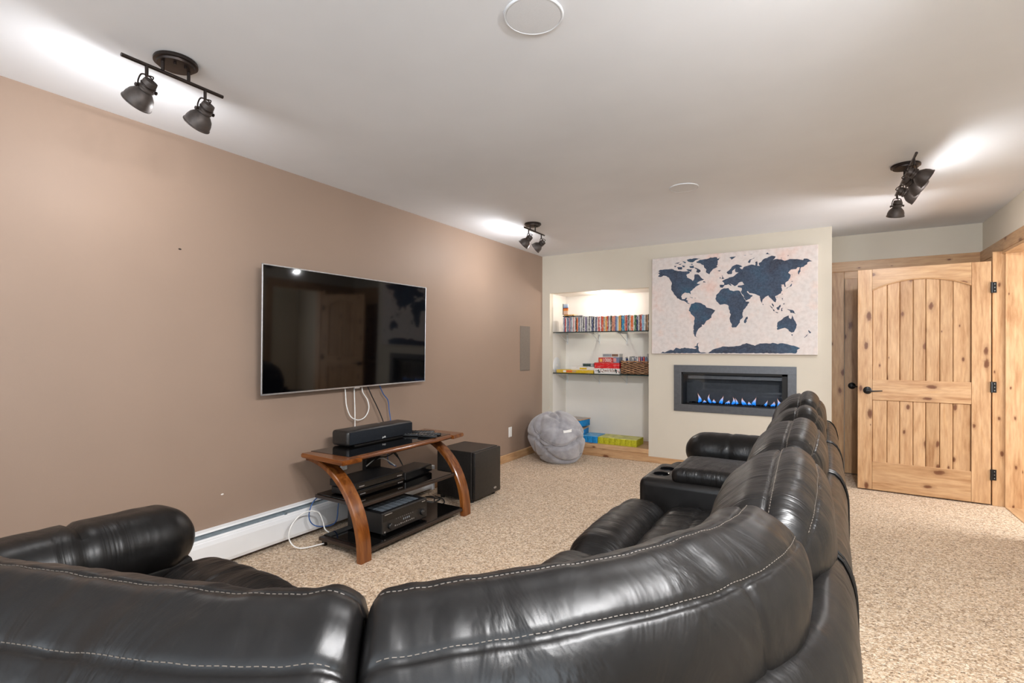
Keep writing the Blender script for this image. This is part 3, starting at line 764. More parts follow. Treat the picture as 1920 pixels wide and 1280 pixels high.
# --- things on the stand
cs = thing('centre_speaker', 'long black centre speaker with cloth front on the stand top', 'speaker', (.26, 2.71, ZT))
build('cabinet', G().box(.165, .335, 2.385, 3.035, ZT+.006, ZT+.112, .022, seg=4), M['black_satin'], cs, True, 40)
build('grille', G().box(.330, .342, 2.400, 3.020, ZT+.016, ZT+.102, .005, seg=2), M['grille'], cs, True, 40)
build('foot', G().box(.18, .33, 2.45, 2.97, ZT+.0025, ZT+.008), M['black_plastic'], cs)
v, f = text_mesh('polk', .020)
build('logo', G().add(v, f, Matrix.Translation((.3427, 2.715, ZT+.030)) @ Matrix(((0, 0, 1, 0), (1, 0, 0, 0), (0, 1, 0, 0), (0, 0, 0, 1)))), M['white_plastic'], cs)
build('top_badge', G().lathe([(.012, 0), (.012, .001)], 20, Matrix.Translation((.20, 2.80, ZT+.1115))), M['silver'], cs)
def remote(label, x, y, rz, L=.17, w=.045, silver=True):
    r = thing('remote_control', label, 'remote', (x, y, ZT+.003), rz)
    build('case', G().box(-w/2, w/2, -L/2, L/2, 0, .018, .006, seg=2), M['black_plastic'], r, True, 40, local=True)
    for i in range(7):
        for j in range(3):
            build('button', G().box(-w*.32+j*w*.32-.004, -w*.32+j*w*.32+.004, -L*.38+i*L*.115-.004, -L*.38+i*L*.115+.004, .0175, .0195, .0008), M['silver'] if silver and (i+j) % 2 == 0 else M['black_gloss'], r, local=True)
    return r
remote('black remote nearest the centre speaker with silver buttons', .40, 2.985, R(-62), .19, .045)
remote('black remote with silver buttons lying mid-group on the stand', .47, 3.075, R(-66), .18, .044)
remote('long black remote lying nearest the front rail', .525, 2.985, R(-74), .15, .036)
remote('flat dark remote lying at the end plate of the stand', .35, 3.12, R(-58), .20, .05, False)

def player(label, z, x0, x1, y0, y1, h):
    p = thing('disc_player', label, 'player', ((x0+x1)/2, (y0+y1)/2, z))
    build('case', G().box(x0, x1, y0, y1, z+.006, z+h, .003), M['black_plastic'], p)
    build('front_panel', G().box(x1-.001, x1+.004, y0, y1, z+.010, z+h-.004, .001), M['black_gloss'], p)
    for k in range(4): build('button', G().box(x1+.004, x1+.0055, y1-.06+k*.012, y1-.052+k*.012, z+h*.35, z+h*.5), M['silver'], p)
    build('brand_mark', G().box(x1+.004, x1+.0048, y0+.025, y0+.07, z+h*.42, z+h*.55), M['silver'], p)
    for x in (x0+.03, x1-.03):
        for y in (y0+.03, y1-.03): build('foot', G().box(x-.01, x+.01, y-.01, y+.01, z, z+.007), M['black_plastic'], p)
player('slim black disc player, lower of the two stacked on shelf', .333, .29, .535, 2.285, 2.715, .048)
player('slim black disc player, upper of the two stacked on shelf', .381, .28, .530, 2.280, 2.712, .050)
bx = thing('cable_box', 'small black cable box standing alone on the middle shelf', 'box', (.42, 2.93, .333))
rm = Matrix.Translation((.40, 2.93, .333)) @ Matrix.Rotation(R(6), 4, 'Z')
build('case', G().box(-.085, .085, -.17, .17, .006, .062, .006, rm), M['black_satin'], bx)
build('front_panel', G().box(.084, .088, -.165, .165, .010, .056, .001, rm), M['black_gloss'], bx)
build('foot', G().box(-.07, .07, -.15, .15, 0, .007, 0, rm), M['black_plastic'], bx)

rc = thing('av_receiver', 'black stereo receiver with two round dials on the bottom shelf', 'receiver', (.48, 2.6, .071))
x0, x1, y0, y1, z0, z1 = .315, .640, 2.40, 2.835, .085, .222
build('case', G().box(x0, x1, y0, y1, z0, z1, .004), M['black_plastic'], rc)
build('front_panel', G().box(x1-.001, x1+.010, y0-.002, y1+.002, z0, z1, .004), M['black_satin'], rc)
build('display', G().box(x1+.009, x1+.0115, y0+.004, y1-.004, z0+.080, z1-.008, .001), M['black_gloss'], rc)
M['vent'] = plain('vent_plate_grey', (150, 160, 170), .4, .5)
for i in range(7):
    for j in range(2):
        for k in range(5):
            build('vent_slat', G().box(x1-.17+j*.075, x1-.105+j*.075, y0+.035+i*.052+k*.0088, y0+.035+i*.052+k*.0088+.0052, z1-.001, z1+.002), M['vent'], rc)
for y, r in ((y0+.062, .019), (y1-.055, .022)):
    dl = build('dial', G().lathe([(r, 0), (r, .016), (r-.003, .019), (.001, .019)], 28, Matrix.Translation((x1+.010, y, z0+.042 if r < .02 else z0+.050)) @ Matrix.Rotation(R(90), 4, 'Y')), M['black_plastic'], rc, True, 40)
    build('dial_mark', G().box(x1+.0285, x1+.0297, y-.0012, y+.0012, z0+.052, z0+.062), M['silver'], dl)
for k in range(11):
    build('button', G().box(x1+.0105, x1+.0122, y0+.11+k*.018, y0+.119+k*.018, z0+.026, z0+.031 if k % 3 else z0+.035), M['silver'], rc)
for k in range(4):
    build('button', G().box(x1+.0105, x1+.0122, y0+.19+k*.018, y0+.198+k*.018, z0+.048, z0+.060), M['vent'], rc)
for k in range(9): build('display_mark', G().box(x1+.0114, x1+.0119, y0+.12+k*.02, y0+.126+k*.02, z0+.072, z0+.0745), M['silver'], rc)
build('brand_mark', G().box(x1+.0114, x1+.0119, y0+.016, y0+.085, z1-.016, z1-.011), M['silver'], rc)
build('brand_mark', G().box(x1+.0114, x1+.0119, y1-.055, y1-.02, z1-.018, z1-.013), M['silver'], rc)
build('headphone_jack', G().lathe([(.006, 0), (.006, .002)], 14, Matrix.Translation((x1+.010, y0+.018, z0+.012)) @ Matrix.Rotation(R(90), 4, 'Y')), M['silver'], rc)
for x in (x0+.03, x1-.025):
    for y in (y0+.04, y1-.04): build('foot', G().lathe([(.018, 0), (.018, .015)], 14, Matrix.Translation((x, y, .0712))), M['black_plastic'], rc)

# --- subwoofer
sw = thing('subwoofer', 'black cube subwoofer with small silver badge on the carpet', 'subwoofer', (.43, 3.67, 0))
build('cabinet', G().box(.215, .585, 3.475, 3.875, .028, .432, .004), M['black_satin'], sw)
build('front_grille', G().box(.590, .622, 3.478, 3.872, .032, .428, .008, seg=2), M['black_satin'], sw, True, 40)
build('badge', G().lathe([(.016, 0), (.016, .003)], 24, Matrix.Translation((.622, 3.78, .075)) @ Matrix.Rotation(R(90), 4, 'Y') @ Matrix.Diagonal((.6, 1.25, 1, 1))), M['silver'], sw, True, 40)
for x in (.25, .56):
    for y in (3.51, 3.84): build('foot', G().lathe([(.018, 0), (.022, .030)], 12, Matrix.Translation((x, y, 0))), M['black_plastic'], sw)

# ================================================================== cables
M['cable_white'] = plain('white_cable_jacket', (232, 230, 226), .45); M['cable_black'] = plain('black_cable_jacket', (16, 16, 17), .5)
M['cable_blue'] = plain('blue_cable_jacket', (52, 86, 140), .45); M['cable_grey'] = plain('grey_cable_jacket', (110, 110, 112), .5)
def cable(label, pts, r, mat, group=None):
    o = build('cable', G().tube(catmull(pts, 10), r, 8), M[mat], None, True, 60); tag(o, label, 'cable', group); return o
cable('white cable looping down from the television to a U bend', [(.05, 2.60, 1.05), (.05, 2.61, .96), (.05, 2.62, .87), (.06, 2.65, .79), (.06, 2.72, .755), (.06, 2.79, .77), (.06, 2.83, .83), (.055, 2.82, .90), (.05, 2.775, .97), (.05, 2.77, 1.05)], .0042, 'cable_white')
cable('straight white twin cable dropping from under the television', [(.05, 2.69, 1.05), (.05, 2.695, .93), (.05, 2.70, .80), (.05, 2.70, .58)], .0038, 'cable_white')
cable('black cable slanting down from the television to the stand', [(.05, 2.80, 1.05), (.06, 2.86, .93), (.07, 2.93, .80), (.08, 2.97, .70), (.09, 3.0, .58), (.12, 3.02, .48), (.25, 2.98, .42), (.31, 2.95, .385)], .0042, 'cable_black')
cable('blue network cable hanging from the television', [(.05, 2.93, 1.05), (.05, 2.99, .94), (.055, 3.04, .88), (.06, 3.05, .80), (.08, 3.05, .66), (.10, 3.0, .5), (.2, 2.9, .42), (.30, 2.88, .40)], .0042, 'cable_blue')
cable('white cable forming a ring beside the arched leg', [(.30, 2.22, .02), (.22, 2.10, .012), (.17, 2.06, .06), (.16, 2.07, .14), (.165, 2.13, .20), (.17, 2.20, .215), (.18, 2.27, .19), (.20, 2.29, .13), (.22, 2.29, .08), (.25, 2.30, .06)], .0045, 'cable_white')
cable('blue cable curling behind the arched leg', [(.16, 2.34, .30), (.15, 2.26, .27), (.15, 2.22, .20), (.16, 2.22, .14), (.18, 2.26, .10), (.22, 2.34, .09), (.23, 2.38, .12), (.22, 2.40, .2), (.21, 2.42, .29)], .004, 'cable_blue')
for k, pts in enumerate((
    [(.26, 2.62, .60), (.22, 2.55, .58), (.20, 2.45, .57), (.22, 2.36, .53), (.24, 2.33, .45)],
    [(.19, 2.66, .52), (.18, 2.56, .50), (.15, 2.47, .46), (.17, 2.40, .40)],
    [(.26, 2.70, .50), (.27, 2.78, .58), (.26, 2.86, .55), (.25, 2.92, .50), (.30, 2.95, .40)],
    [(.26, 2.66, .46), (.28, 2.76, .53), (.27, 2.86, .51), (.26, 2.94, .47)],
    [(.27, 2.64, .45), (.28, 2.72, .49), (.26, 2.82, .48), (.25, 2.9, .49)])):
    cable(('black cable arching under the stand top toward the leg', 'black cable running from the post to the wall socket', 'black cable looping high beside the spine post', 'thin black cable crossing the spine post', 'short black cable bunched at the spine post')[k], pts, .005, 'cable_black')
cable('white cable bunched at the spine post above the players', [(.26, 2.62, .445), (.27, 2.68, .475), (.27, 2.76, .48), (.28, 2.82, .45), (.31, 2.86, .41)], .0045, 'cable_white')
cable('tangled black cord lying on carpet beside the subwoofer', [(.18, 3.18, .01), (.22, 3.30, .03), (.30, 3.26, .012), (.34, 3.36, .03), (.24, 3.42, .012), (.20, 3.34, .035), (.30, 3.33, .05), (.36, 3.27, .012), (.40, 3.34, .012), (.33, 3.41, .02), (.22, 3.44, .02)], .005, 'cable_black')

# ================================================================== wall fittings
def outlet(label, y, z, x=0.0, decora=True):
    o = thing('outlet_plate', label, 'outlet', (x, y, z))
    build('plate', G().box(0, .006, -.036, .036, -.058, .058, .003), M['white_plastic'], o, local=True)
    build('receptacle', G().box(.0055, .008, -.017, .017, -.034, .034, .001), M['white_plastic'], o, local=True)
    for s in (-.046, .046): build('screw', G().lathe([(.003, .006), (.003, .0072)], 8, Matrix.Translation((0, 0, s)) @ Matrix.Rotation(R(90), 4, 'Y')), M['silver'], o, local=True)
    return o
outlet('white outlet plate on the brown wall near the bean bag', 5.05, .337)
outlet('white outlet plate low on the wall behind the television stand', 2.63, .44)
ws = thing('wall_speaker', 'tall narrow speaker grille painted like the brown wall', 'speaker', (0, 5.395, 1.31))
build('frame', G().box(0, .006, -.118, .118, -.271, .271, .002), M['grey_paintmetal'], ws, local=True)
build('grille', G().box(.004, .008, -.110, .110, -.263, .263, .001), M['grey_paintmetal'], ws, local=True)
# baseboard heater
ht = thing('baseboard_heater', 'long white hot-water baseboard heater on the brown wall', 'heater', (.04, 1.9, 0))
Y0, Y1 = .05, 3.58
build('back_plate', G().box(0, .006, Y0, Y1, .02, .238, .001), M['white_metal'], ht)
build('top_cap', G().prism([(0, .238), (.030, .232), (.034, .222), (.028, .222), (0, .230)], Y0, Y1, 'y'), M['white_metal'], ht)
build('damper', G().prism([(.020, .216), (.056, .190), (.058, .194), (.022, .220)], Y0, Y1, 'y'), M['fin'], ht)
build('front_cover', G().prism([(.060, .035), (.068, .035), (.074, .055), (.074, .160), (.068, .182), (.058, .192), (.055, .188), (.066, .176), (.069, .158), (.069, .058)], Y0, 2.92, 'y'), M['white_metal'], ht)
build('front_cover', G().prism([(.060, .035), (.068, .035), (.074, .055), (.074, .160), (.068, .182), (.058, .192), (.055, .188), (.066, .176), (.069, .158), (.069, .058)], 2.925, Y1, 'y'), M['white_metal'], ht)
build('lip', G().prism([(.050, .196), (.060, .188), (.063, .191), (.052, .201)], Y0, Y1, 'y'), M['white_metal'], ht)
build('pipe', G().tube([(.035, Y0, .10), (.035, Y1, .10)], .012, 10), M['bronze'], ht, True)
for y in (.6, 1.35, 2.1, 2.85): build('hanger', G().box(.006, .056, y, y+.02, .10, .214), M['fin'], ht)
build('end_cap', G().box(0, .078, Y1-.005, Y1+.03, .02, .24, .004), M['white_metal'], ht)
# stray picture hook and filler marks on the brown wall
for nm, y, z in (('tiny pale plaster chip on brown wall above the heater', 1.72, .42), ('tiny dark nail mark on the brown wall beside television', 1.48, 1.86)):
    o = build('wall_chip', G().lathe([(.006, 0), (.007, .0008), (.003, .0012)], 7, Matrix.Translation((0, y, z)) @ Matrix.Rotation(R(90), 4, 'Y') @ Matrix.Diagonal((.7, 1.3, 1, 1))), M['white_plastic'] if 'pale' in nm else M['bronze']); tag(o, nm, 'mark')

# ================================================================== world map canvas
LAND = [
 [57,880,100,880,138,879,166,860,206,846,249,844,259,830,233,807,239,781,263,761,276,742,286,766,289,807,312,804,328,772,349,750,318,733,302,714,325,707,302,688,279,660,260,636,263,605,253,621,226,628,210,613,200,588,206,562,223,561,233,576,240,570,233,555,247,539,240,529,257,513,253,510,233,529,220,543,193,557,173,574,159,606,149,633,135,660,133,697,138,733,128,760,118,792,100,810,80,817,62,803,43,810,55,830,43,847,57,856,44,865],
 [285,878,311,860,328,835,312,819,297,831,302,856],
 [172,891,206,890,206,866,179,869],
 [152,909,169,907,159,892],
 [155,929,192,945,179,929],
 [179,924,206,928,193,914],
 [236,960,282,970,324,962,292,948,275,930,246,941],
 [246,918,279,914,272,905],
 [253,892,282,896,285,873,259,876],
 [206,949,233,935,226,926],
 [206,908,226,900,219,885,209,892],
 [233,863,272,859,266,834,246,847],
 [347,733,362,719,341,721],
 [298,932,321,950,366,952,388,964,429,961,432,946,450,954,432,926,434,891,426,872,435,866,404,845,388,817,382,797,360,820,363,849,350,866,347,891,324,914,302,922],
 [432,829,454,830,445,818],
 [457,785,466,764,476,743,457,743,463,759],
 [445,761,454,758,449,741],
 [504,947,545,954,536,943,518,925],
 [253,585,279,570,273,567],
 [286,569,300,566,293,563],
 [266,509,293,523,325,516,354,492,364,468,399,452,419,436,402,401,396,366,367,337,348,294,335,297,337,279,316,257,306,231,300,208,297,180,308,167,290,180,282,211,282,272,286,324,288,375,270,401,250,445,260,478],
 [451,632,473,650,500,650,510,627,531,616,561,621,570,611,588,563,603,514,604,511,624,507,613,471,589,429,585,405,588,361,572,337,569,308,548,264,524,262,515,309,509,363,515,392,505,437,502,472,495,485,476,495,449,489,427,525,420,549,424,584,445,617],
 [613,367,616,355,602,300,594,307,599,341],
 [445,687,473,684,470,709,460,720,482,738,506,753,527,758,542,776,560,794,542,801,539,820,542,837,524,817,518,784,497,786,488,804,509,831,527,863,548,875,572,863,584,850,566,842,581,823,590,844,597,848,608,852,637,863,658,851,658,884,669,890,669,849,684,843,678,872,692,880,698,894,712,911,734,922,751,932,773,922,770,908,759,891,782,897,806,890,823,874,850,887,892,881,922,868,927,881,942,879,958,862,971,851,945,845,943,827,925,807,911,803,909,767,900,736,895,769,906,804,893,806,885,790,858,789,842,760,856,740,853,713,843,686,827,669,831,636,824,630,819,656,802,652,810,642,804,634,811,600,803,573,786,558,771,549,778,518,773,490,756,515,744,534,733,559,716,546,701,523,698,487,688,519,685,557,670,568,659,578,639,587,624,590,615,612,609,605,627,575,644,567,630,537,604,519,589,573,574,608,580,622,580,642,556,653,556,668,577,669,594,674,582,704,568,701,556,682,538,664,525,680,506,699,519,666,500,687,476,679,464,655,447,662],
 [614,887,626,912,652,926,653,921,631,904,626,878],
 [717,955,728,965,734,953,747,946,728,949],
 [839,925,845,922,841,913],
 [801,904,809,903,805,897],
 [587,960,608,958,599,955],
 [622,965,646,965,634,959],
 [860,745,865,739,864,712,861,721],
 [859,680,870,681,863,674],
 [862,661,859,634,843,626,834,613,835,622,851,634,856,648],
 [808,568,813,568,810,558],
 [778,543,784,542,781,534],
 [700,484,706,476,702,468],
 [808,527,814,529,812,513,818,506,811,511],
 [814,476,825,480,820,466],
 [742,468,756,446,769,407,762,410,751,441],
 [753,486,764,464,764,448,757,460],
 [769,403,790,392,784,389],
 [778,442,789,449,800,469,802,460,796,425,787,417],
 [805,434,817,438,809,429,812,408,805,406],
 [836,426,852,418,869,413,885,375,869,387,855,390,852,409],
 [785,232,781,266,785,303,801,319,818,345,834,358,846,365,847,344,858,330,864,367,872,334,883,306,890,278,886,246,875,211,862,206,848,220,837,241,826,251,807,244],
 [859,190,870,188,865,174],
 [952,229,960,213,966,208,960,195,955,204],
 [949,190,942,172,929,155,930,162],
 [61,6,76,23,91,15,132,43,149,35,166,65,194,52,224,66,261,56,294,52,303,62,284,72,303,85,307,108,323,126,310,98,316,62,316,37,329,17,378,13,409,49,465,78,515,76,560,82,599,102,608,110,658,84,687,106,747,105,758,112,786,100,813,108,843,97,884,79,908,61,892,46,887,14,605,12,359,10],
]
k = N('stained_canvas'); v = k.coord()
c = k.ramp(k.noise(v, 3.2, 5, .6), [(.30, lin((226, 196, 186))), (.44, lin((222, 210, 205))), (.6, lin((214, 207, 204))), (.78, lin((228, 202, 190)))])
c = k.mix(.18, c, k.ramp(k.noise(v, 26, 4), [(.35, lin((176, 160, 152))), (.6, lin((236, 230, 226)))]))
M['canvas'] = k.set(color=c, rough=.85, spec=.2, normal=k.bump(k.noise(v, 500, 1), .15, .001))
k = N('navy_map_print'); v = k.coord()
c = k.ramp(k.noise(v, 4.2, 4, .6), [(.30, lin((58, 60, 72))), (.5, lin((66, 80, 100))), (.64, lin((62, 92, 114))), (.78, lin((44, 112, 134)))])
c = k.mix(.3, c, k.ramp(k.noise(v, 60, 3), [(.35, lin((54, 58, 70))), (.7, lin((104, 116, 134)))]))
M['navy'] = k.set(color=c, rough=.85, spec=.2)
mc = thing('world_map_canvas', 'large canvas print of navy continents on pale pink ground', 'wall art', (2.2515, YB, 1.25))
CX0, CX1, CZ0, CZ1 = 1.437, 3.066, 1.249, 2.332
mr = Matrix.Translation((2.2515, YB-.02, 1.7905)) @ Matrix.Rotation(R(.10), 4, 'Y')
cw, ch = (CX1-CX0)/2, (CZ1-CZ0)/2
build('canvas', G().box(-cw, cw, -.019, .019, -ch, ch, .003, mr), M['canvas'], mc)
lr = random.Random(3)
for pl in LAND:
    P = [Vector((pl[i]/1000, pl[i+1]/1000, 0)) for i in range(0, len(pl), 2)]
    Q = []
    for a, b in zip(P, P[1:]+P[:1]):
        n = max(1, int((b-a).length/.011)); d = (b-a); nv = Vector((-d.y, d.x, 0)).normalized() if d.length > 0 else Vector((0, 0, 0))
        for i in range(n):
            j = 0 if i == 0 else lr.uniform(-.0032, .0032)
            p = a.lerp(b, i/n)+nv*j; p.y = max(.0025, p.y); Q.append(p)
    tri = geometry.tessellate_polygon([[Vector((p.x, p.y, 0)) for p in Q]])
    g = G(); g.add([(-cw+p.x*2*cw, -.0195, -ch+p.y*2*ch) for p in Q], [tuple(t_) for t_ in tri], mr)
    o = build('landmass', g, M['navy'], mc, fix=False)

# ================================================================== fireplace
fp = thing('gas_fireplace', 'long black gas fireplace with blue flames set in cream wall', 'fireplace', ((FX0+FX1)/2, YB, FZ0))
fw = .079
ix0, ix1, iz0, iz1 = FX0+fw, FX1-fw, FZ0+fw, FZ1-fw
for nm, a in (('frame_rail', (FX0, FX1, iz1, FZ1)), ('frame_rail', (FX0, FX1, FZ0, iz0)), ('frame_stile', (FX0, ix0, iz0, iz1)), ('frame_stile', (ix1, FX1, iz0, iz1))):
    build(nm, G().box(a[0], a[1], YB-.012, YB+.004, a[2], a[3], .001), M['firegrey'], fp)
bd = .30
build('firebox_back', G().box(ix0-.02, ix1+.02, YB+bd, YB+bd+.01, iz0-.03, iz1+.02), M['firebox'], fp)
build('firebox_floor', G().box(ix0-.02, ix1+.02, YB, YB+bd, iz0-.03, iz0-.012), M['fireblack'], fp)
build('firebox_top', G().box(ix0-.02, ix1+.02, YB, YB+bd, iz1, iz1+.02), M['fireblack'], fp)
build('firebox_side', G().box(ix0-.025, ix0-.005, YB, YB+bd, iz0-.03, iz1+.02), M['firebox'], fp)
build('firebox_side', G().box(ix1+.005, ix1+.025, YB, YB+bd, iz0-.03, iz1+.02), M['fireblack'], fp)
build('baffle', G().box(ix0+.05, ix1-.04, YB+.10, YB+.13, iz1-.075, iz1-.035, .002), M['firegrey'], fp)
build('inner_trim', G().box(ix0-.004, ix0+.012, YB+.005, YB+.02, iz0, iz1), M['fireblack'], fp)
build('inner_trim', G().box(ix1-.05, ix1+.004, YB+.005, YB+.02, iz0, iz1), M['fireblack'], fp)
build('inner_trim', G().box(ix0, ix1, YB+.005, YB+.02, iz1-.022, iz1+.003), M['fireblack'], fp)
build('burner_tray', G().box(ix0+.06, ix1-.05, YB+.11, YB+.21, iz0-.014, iz0+.008, .002), M['fireblack'], fp)
pr = random.Random(5); g = G()
for i in range(420):
    x, y, s = pr.uniform(ix0+.06, ix1-.05), pr.uniform(YB+.10, YB+.22), pr.uniform(.004, .009)
    m = Matrix.Translation((x, y, iz0+.011+pr.uniform(0, .006))) @ Matrix.Rotation(pr.uniform(0, 6), 4, (pr.random(), pr.random(), pr.random()+.01)) @ Matrix.Diagonal((s, s*.8, s*.7, 1))
    g.add([(1,0,0),(-1,0,0),(0,1,0),(0,-1,0),(0,0,1),(0,0,-1)], [(0,2,4),(2,1,4),(1,3,4),(3,0,4),(2,0,5),(1,2,5),(3,1,5),(0,3,5)], m)
pb = build('glass_pebbles', g, M['glasspebble'], fp); pb['kind'] = 'stuff'
k = N('gas_flame'); tcn = k.n('ShaderNodeTexCoord'); sx = k.n('ShaderNodeSeparateXYZ'); k.l(tcn.outputs['Generated'], sx.inputs[0])
colr = k.ramp(sx.outputs[2], [(0.0, lin((18, 90, 200))), (.30, lin((40, 140, 235))), (.5, lin((150, 170, 225))), (.75, lin((235, 190, 170))), (1.0, lin((220, 130, 100)))])
em = k.n('ShaderNodeEmission'); k.l(colr, em.inputs[0]); em.inputs[1].default_value = 1.0
tr = k.n('ShaderNodeBsdfTransparent'); mx = k.n('ShaderNodeMixShader')
op = k.ramp(sx.outputs[2], [(0.0, (.85,)*3), (.4, (.7,)*3), (.75, (.4,)*3), (1.0, (.02,)*3)])
k.l(op, mx.inputs[0]); k.l(tr.outputs[0], mx.inputs[1]); k.l(em.outputs[0], mx.inputs[2]); k.l(mx.outputs[0], k.t.nodes['Material Output'].inputs[0])
M['flame'] = k.m
for i, (fx, hgt, wd) in enumerate(((1.915, .125, .042), (1.965, .045, .05), (2.03, .120, .036), (2.085, .060, .05), (2.16, .105, .045), (2.225, .055, .06), (2.27, .095, .04), (2.30, .085, .03), (2.375, .09, .055), (2.44, .05, .05), (2.49, .105, .045), (2.60, .075, .03), (2.66, .065, .05), (2.71, .10, .045), (2.74, .055, .04))):
    n = 12; g = G(); prof = []
    for j in range(n+1):
        u = j/n; prof.append((wd*.5*(math.sin(math.pi*min(1, u*.75+.28))**1.3)*(1-u)**.75+.0006, hgt*u))
    g.lathe(prof, 10, Matrix.Diagonal((1, .55, 1, 1)))
    g.v = [(x+.012*math.sin(z*40+i), y, z) for x, y, z in g.v]
    fl = build('flame', g, M['flame'], fp, True, 80, local=False)
    me = fl.data
    for q in me.vertices: q.co = Vector((q.co.x+fx, q.co.y+YB+.16, q.co.z+iz0+.004))
k = N('clear_fire_glass'); gl = k.n('ShaderNodeBsdfGlossy'); gl.inputs['Roughness'].default_value = .03; tp = k.n('ShaderNodeBsdfTransparent'); fr = k.n('ShaderNodeFresnel'); fr.inputs[0].default_value = 1.45
mm = k.n('ShaderNodeMixShader'); k.l(fr.outputs[0], mm.inputs[0]); k.l(tp.outputs[0], mm.inputs[1]); k.l(gl.outputs[0], mm.inputs[2]); k.l(mm.outputs[0], k.t.nodes['Material Output'].inputs[0])
M['fireglass'] = k.m
build('glass_pane', G().box(ix0, ix1, YB+.022, YB+.025, iz0, iz1), M['fireglass'], fp)

# ================================================================== alcove shelves and their contents
k = N('green_edged_glass'); tp = k.n('ShaderNodeBsdfTransparent'); tp.inputs[0].default_value = (.90, .95, .93, 1); gl = k.n('ShaderNodeBsdfGlossy'); gl.inputs['Roughness'].default_value = .03
fr = k.n('ShaderNodeFresnel'); fr.inputs[0].default_value = 1.45; mm = k.n('ShaderNodeMixShader'); k.l(fr.outputs[0], mm.inputs[0]); k.l(tp.outputs[0], mm.inputs[1]); k.l(gl.outputs[0], mm.inputs[2]); k.l(mm.outputs[0], k.t.nodes['Material Output'].inputs[0])
M['shelfglass'] = k.m
M['glassedge'] = plain('dark_green_glass_edge', (24, 44, 44), .15)
SH = {}
for nm, z, sid in (('upper glass shelf holding the disc cases', 1.522, 'top'), ('lower glass shelf holding games and basket', .998, 'mid')):
    s_ = thing('glass_shelf', nm, 'shelf', (.75, 6.1, z-.010)); SH[sid] = z
    build('glass_plate', G().box(AX0+.02, AX1-.002, 5.905, AY-.01, z-.010, z), M['shelfglass'], s_)
    build('glass_edge', G().box(AX0+.02, AX1-.002, 5.902, 5.905, z-.0105, z+.0005), M['glassedge'], s_)
    for x in (AX0+.03, .60, .97, AX1-.03):
        br = build('bracket', G().box(x-.008, x+.008, 5.96, AY, z-.026, z-.010, .001), M['white_metal'], s_)
        build('bracket_leg', G().box(x-.008, x+.008, AY-.012, AY, z-.15, z-.02, .001), M['white_metal'], br)
        build('bracket_brace', G().tube([(x, 6.05, z-.022), (x, AY-.008, z-.125)], .004, 6), M['white_metal'], br)
dl = thing('downlight', 'small round recessed light in the alcove ceiling', 'light', (.753, 6.07, AZ1))
build('trim_ring', G().lathe([(.034, 0), (.034, -.004), (.026, -.006), (.026, 0)], 28, None, False, False), M['white_metal'], dl, True, 30, local=True)
glow('puck', (255, 244, 228), 9.0)
build('lens', G().lathe([(.026, -.001), (.020, -.005), (.001, -.006)], 24), M['puck'], dl, True, 60, local=True)
_d = bpy.data.lights.new('alcove_light', 'POINT'); _d.energy = ALCOVE_W; _d.color = (1, .94, .87); _d.shadow_soft_size = .025
_o = bpy.data.objects.new('alcove_light', _d); _o.location = (.753, 6.04, AZ1-.05); COL.objects.link(_o)
rp = thing('round_wall_plate', 'round white plate on the alcove side wall', 'plate', (AX0, 6.02, 1.10))
build('disc', G().lathe([(.105, 0), (.104, .004), (.09, .006), (.001, .006)], 36, Matrix.Translation((AX0, 6.05, 1.09)) @ Matrix.Rotation(R(90), 4, 'Y')), M['white_grille'], rp, True, 30)
build('hub', G().lathe([(.014, .006), (.012, .012), (.001, .013)], 16, Matrix.Translation((AX0, 6.05, 1.09)) @ Matrix.Rotation(R(90), 4, 'Y')), M['white_plastic'], rp, True, 40)

PAL = {'white': (226, 222, 216), 'grey': (140, 142, 146), 'blue-grey': (108, 120, 146), 'red': (190, 62, 56), 'pink': (214, 150, 146), 'black': (28, 28, 30), 'orange': (226, 110, 50),
       'purple': (112, 96, 140), 'navy': (44, 58, 104), 'cream': (226, 206, 168), 'salmon': (218, 152, 124), 'pale blue': (150, 186, 212), 'cyan': (52, 150, 190), 'amber': (228, 168, 84),
       'dark green': (44, 66, 58), 'green': (84, 138, 84), 'brown': (124, 92, 72), 'tan': (186, 152, 116), 'yellow': (214, 176, 34), 'lime': (176, 172, 34), 'blue': (28, 134, 200), 'scarlet': (208, 30, 34)}
def print_mat(nm, axis='z', sc=26, amt=.5):
    """printed card: base colour broken by small bands of type-like marks"""
    key = 'print_'+nm+axis
    if key in M: return M[key]
    k = N('printed_card_'+nm.replace(' ', '_').replace('-', '_')); base = lin(PAL[nm])
    v = k.coord({'z': (60, 60, sc), 'x': (sc, sc, 60)}[axis], rand=True)
    hi = lin((236, 232, 226)) if sum(PAL[nm]) < 480 else lin((80, 74, 78))
    f_ = k.ramp(k.noise(v, 1.0, 2), [(.56, (0, 0, 0)), (.60, (amt,)*3)], 'LINEAR')
    k.set(color=k.mix(f_, base, hi), rough=.35, spec=.45); M[key] = k.m; return k.m
ORD = lambda n: str(n)+('th' if 10 <= n % 100 <= 20 else {1: 'st', 2: 'nd', 3: 'rd'}.get(n % 10, 'th'))
WORDS1 = ['', 'first', 'second', 'third', 'fourth', 'fifth', 'sixth', 'seventh', 'eighth', 'ninth', 'tenth', 'eleventh', 'twelfth', 'thirteenth', 'fourteenth', 'fifteenth', 'sixteenth', 'seventeenth', 'eighteenth', 'nineteenth']
TENS = {20: 'twentieth', 30: 'thirtieth', 40: 'fortieth', 50: 'fiftieth', 60: 'sixtieth', 70: 'seventieth'}
def words(n):
    if n < 20: return WORDS1[n]
    if n in TENS: return TENS[n]
    return {2: 'twenty', 3: 'thirty', 4: 'forty', 5: 'fifty', 6: 'sixty', 7: 'seventy'}[n//10]+'-'+WORDS1[n % 10]
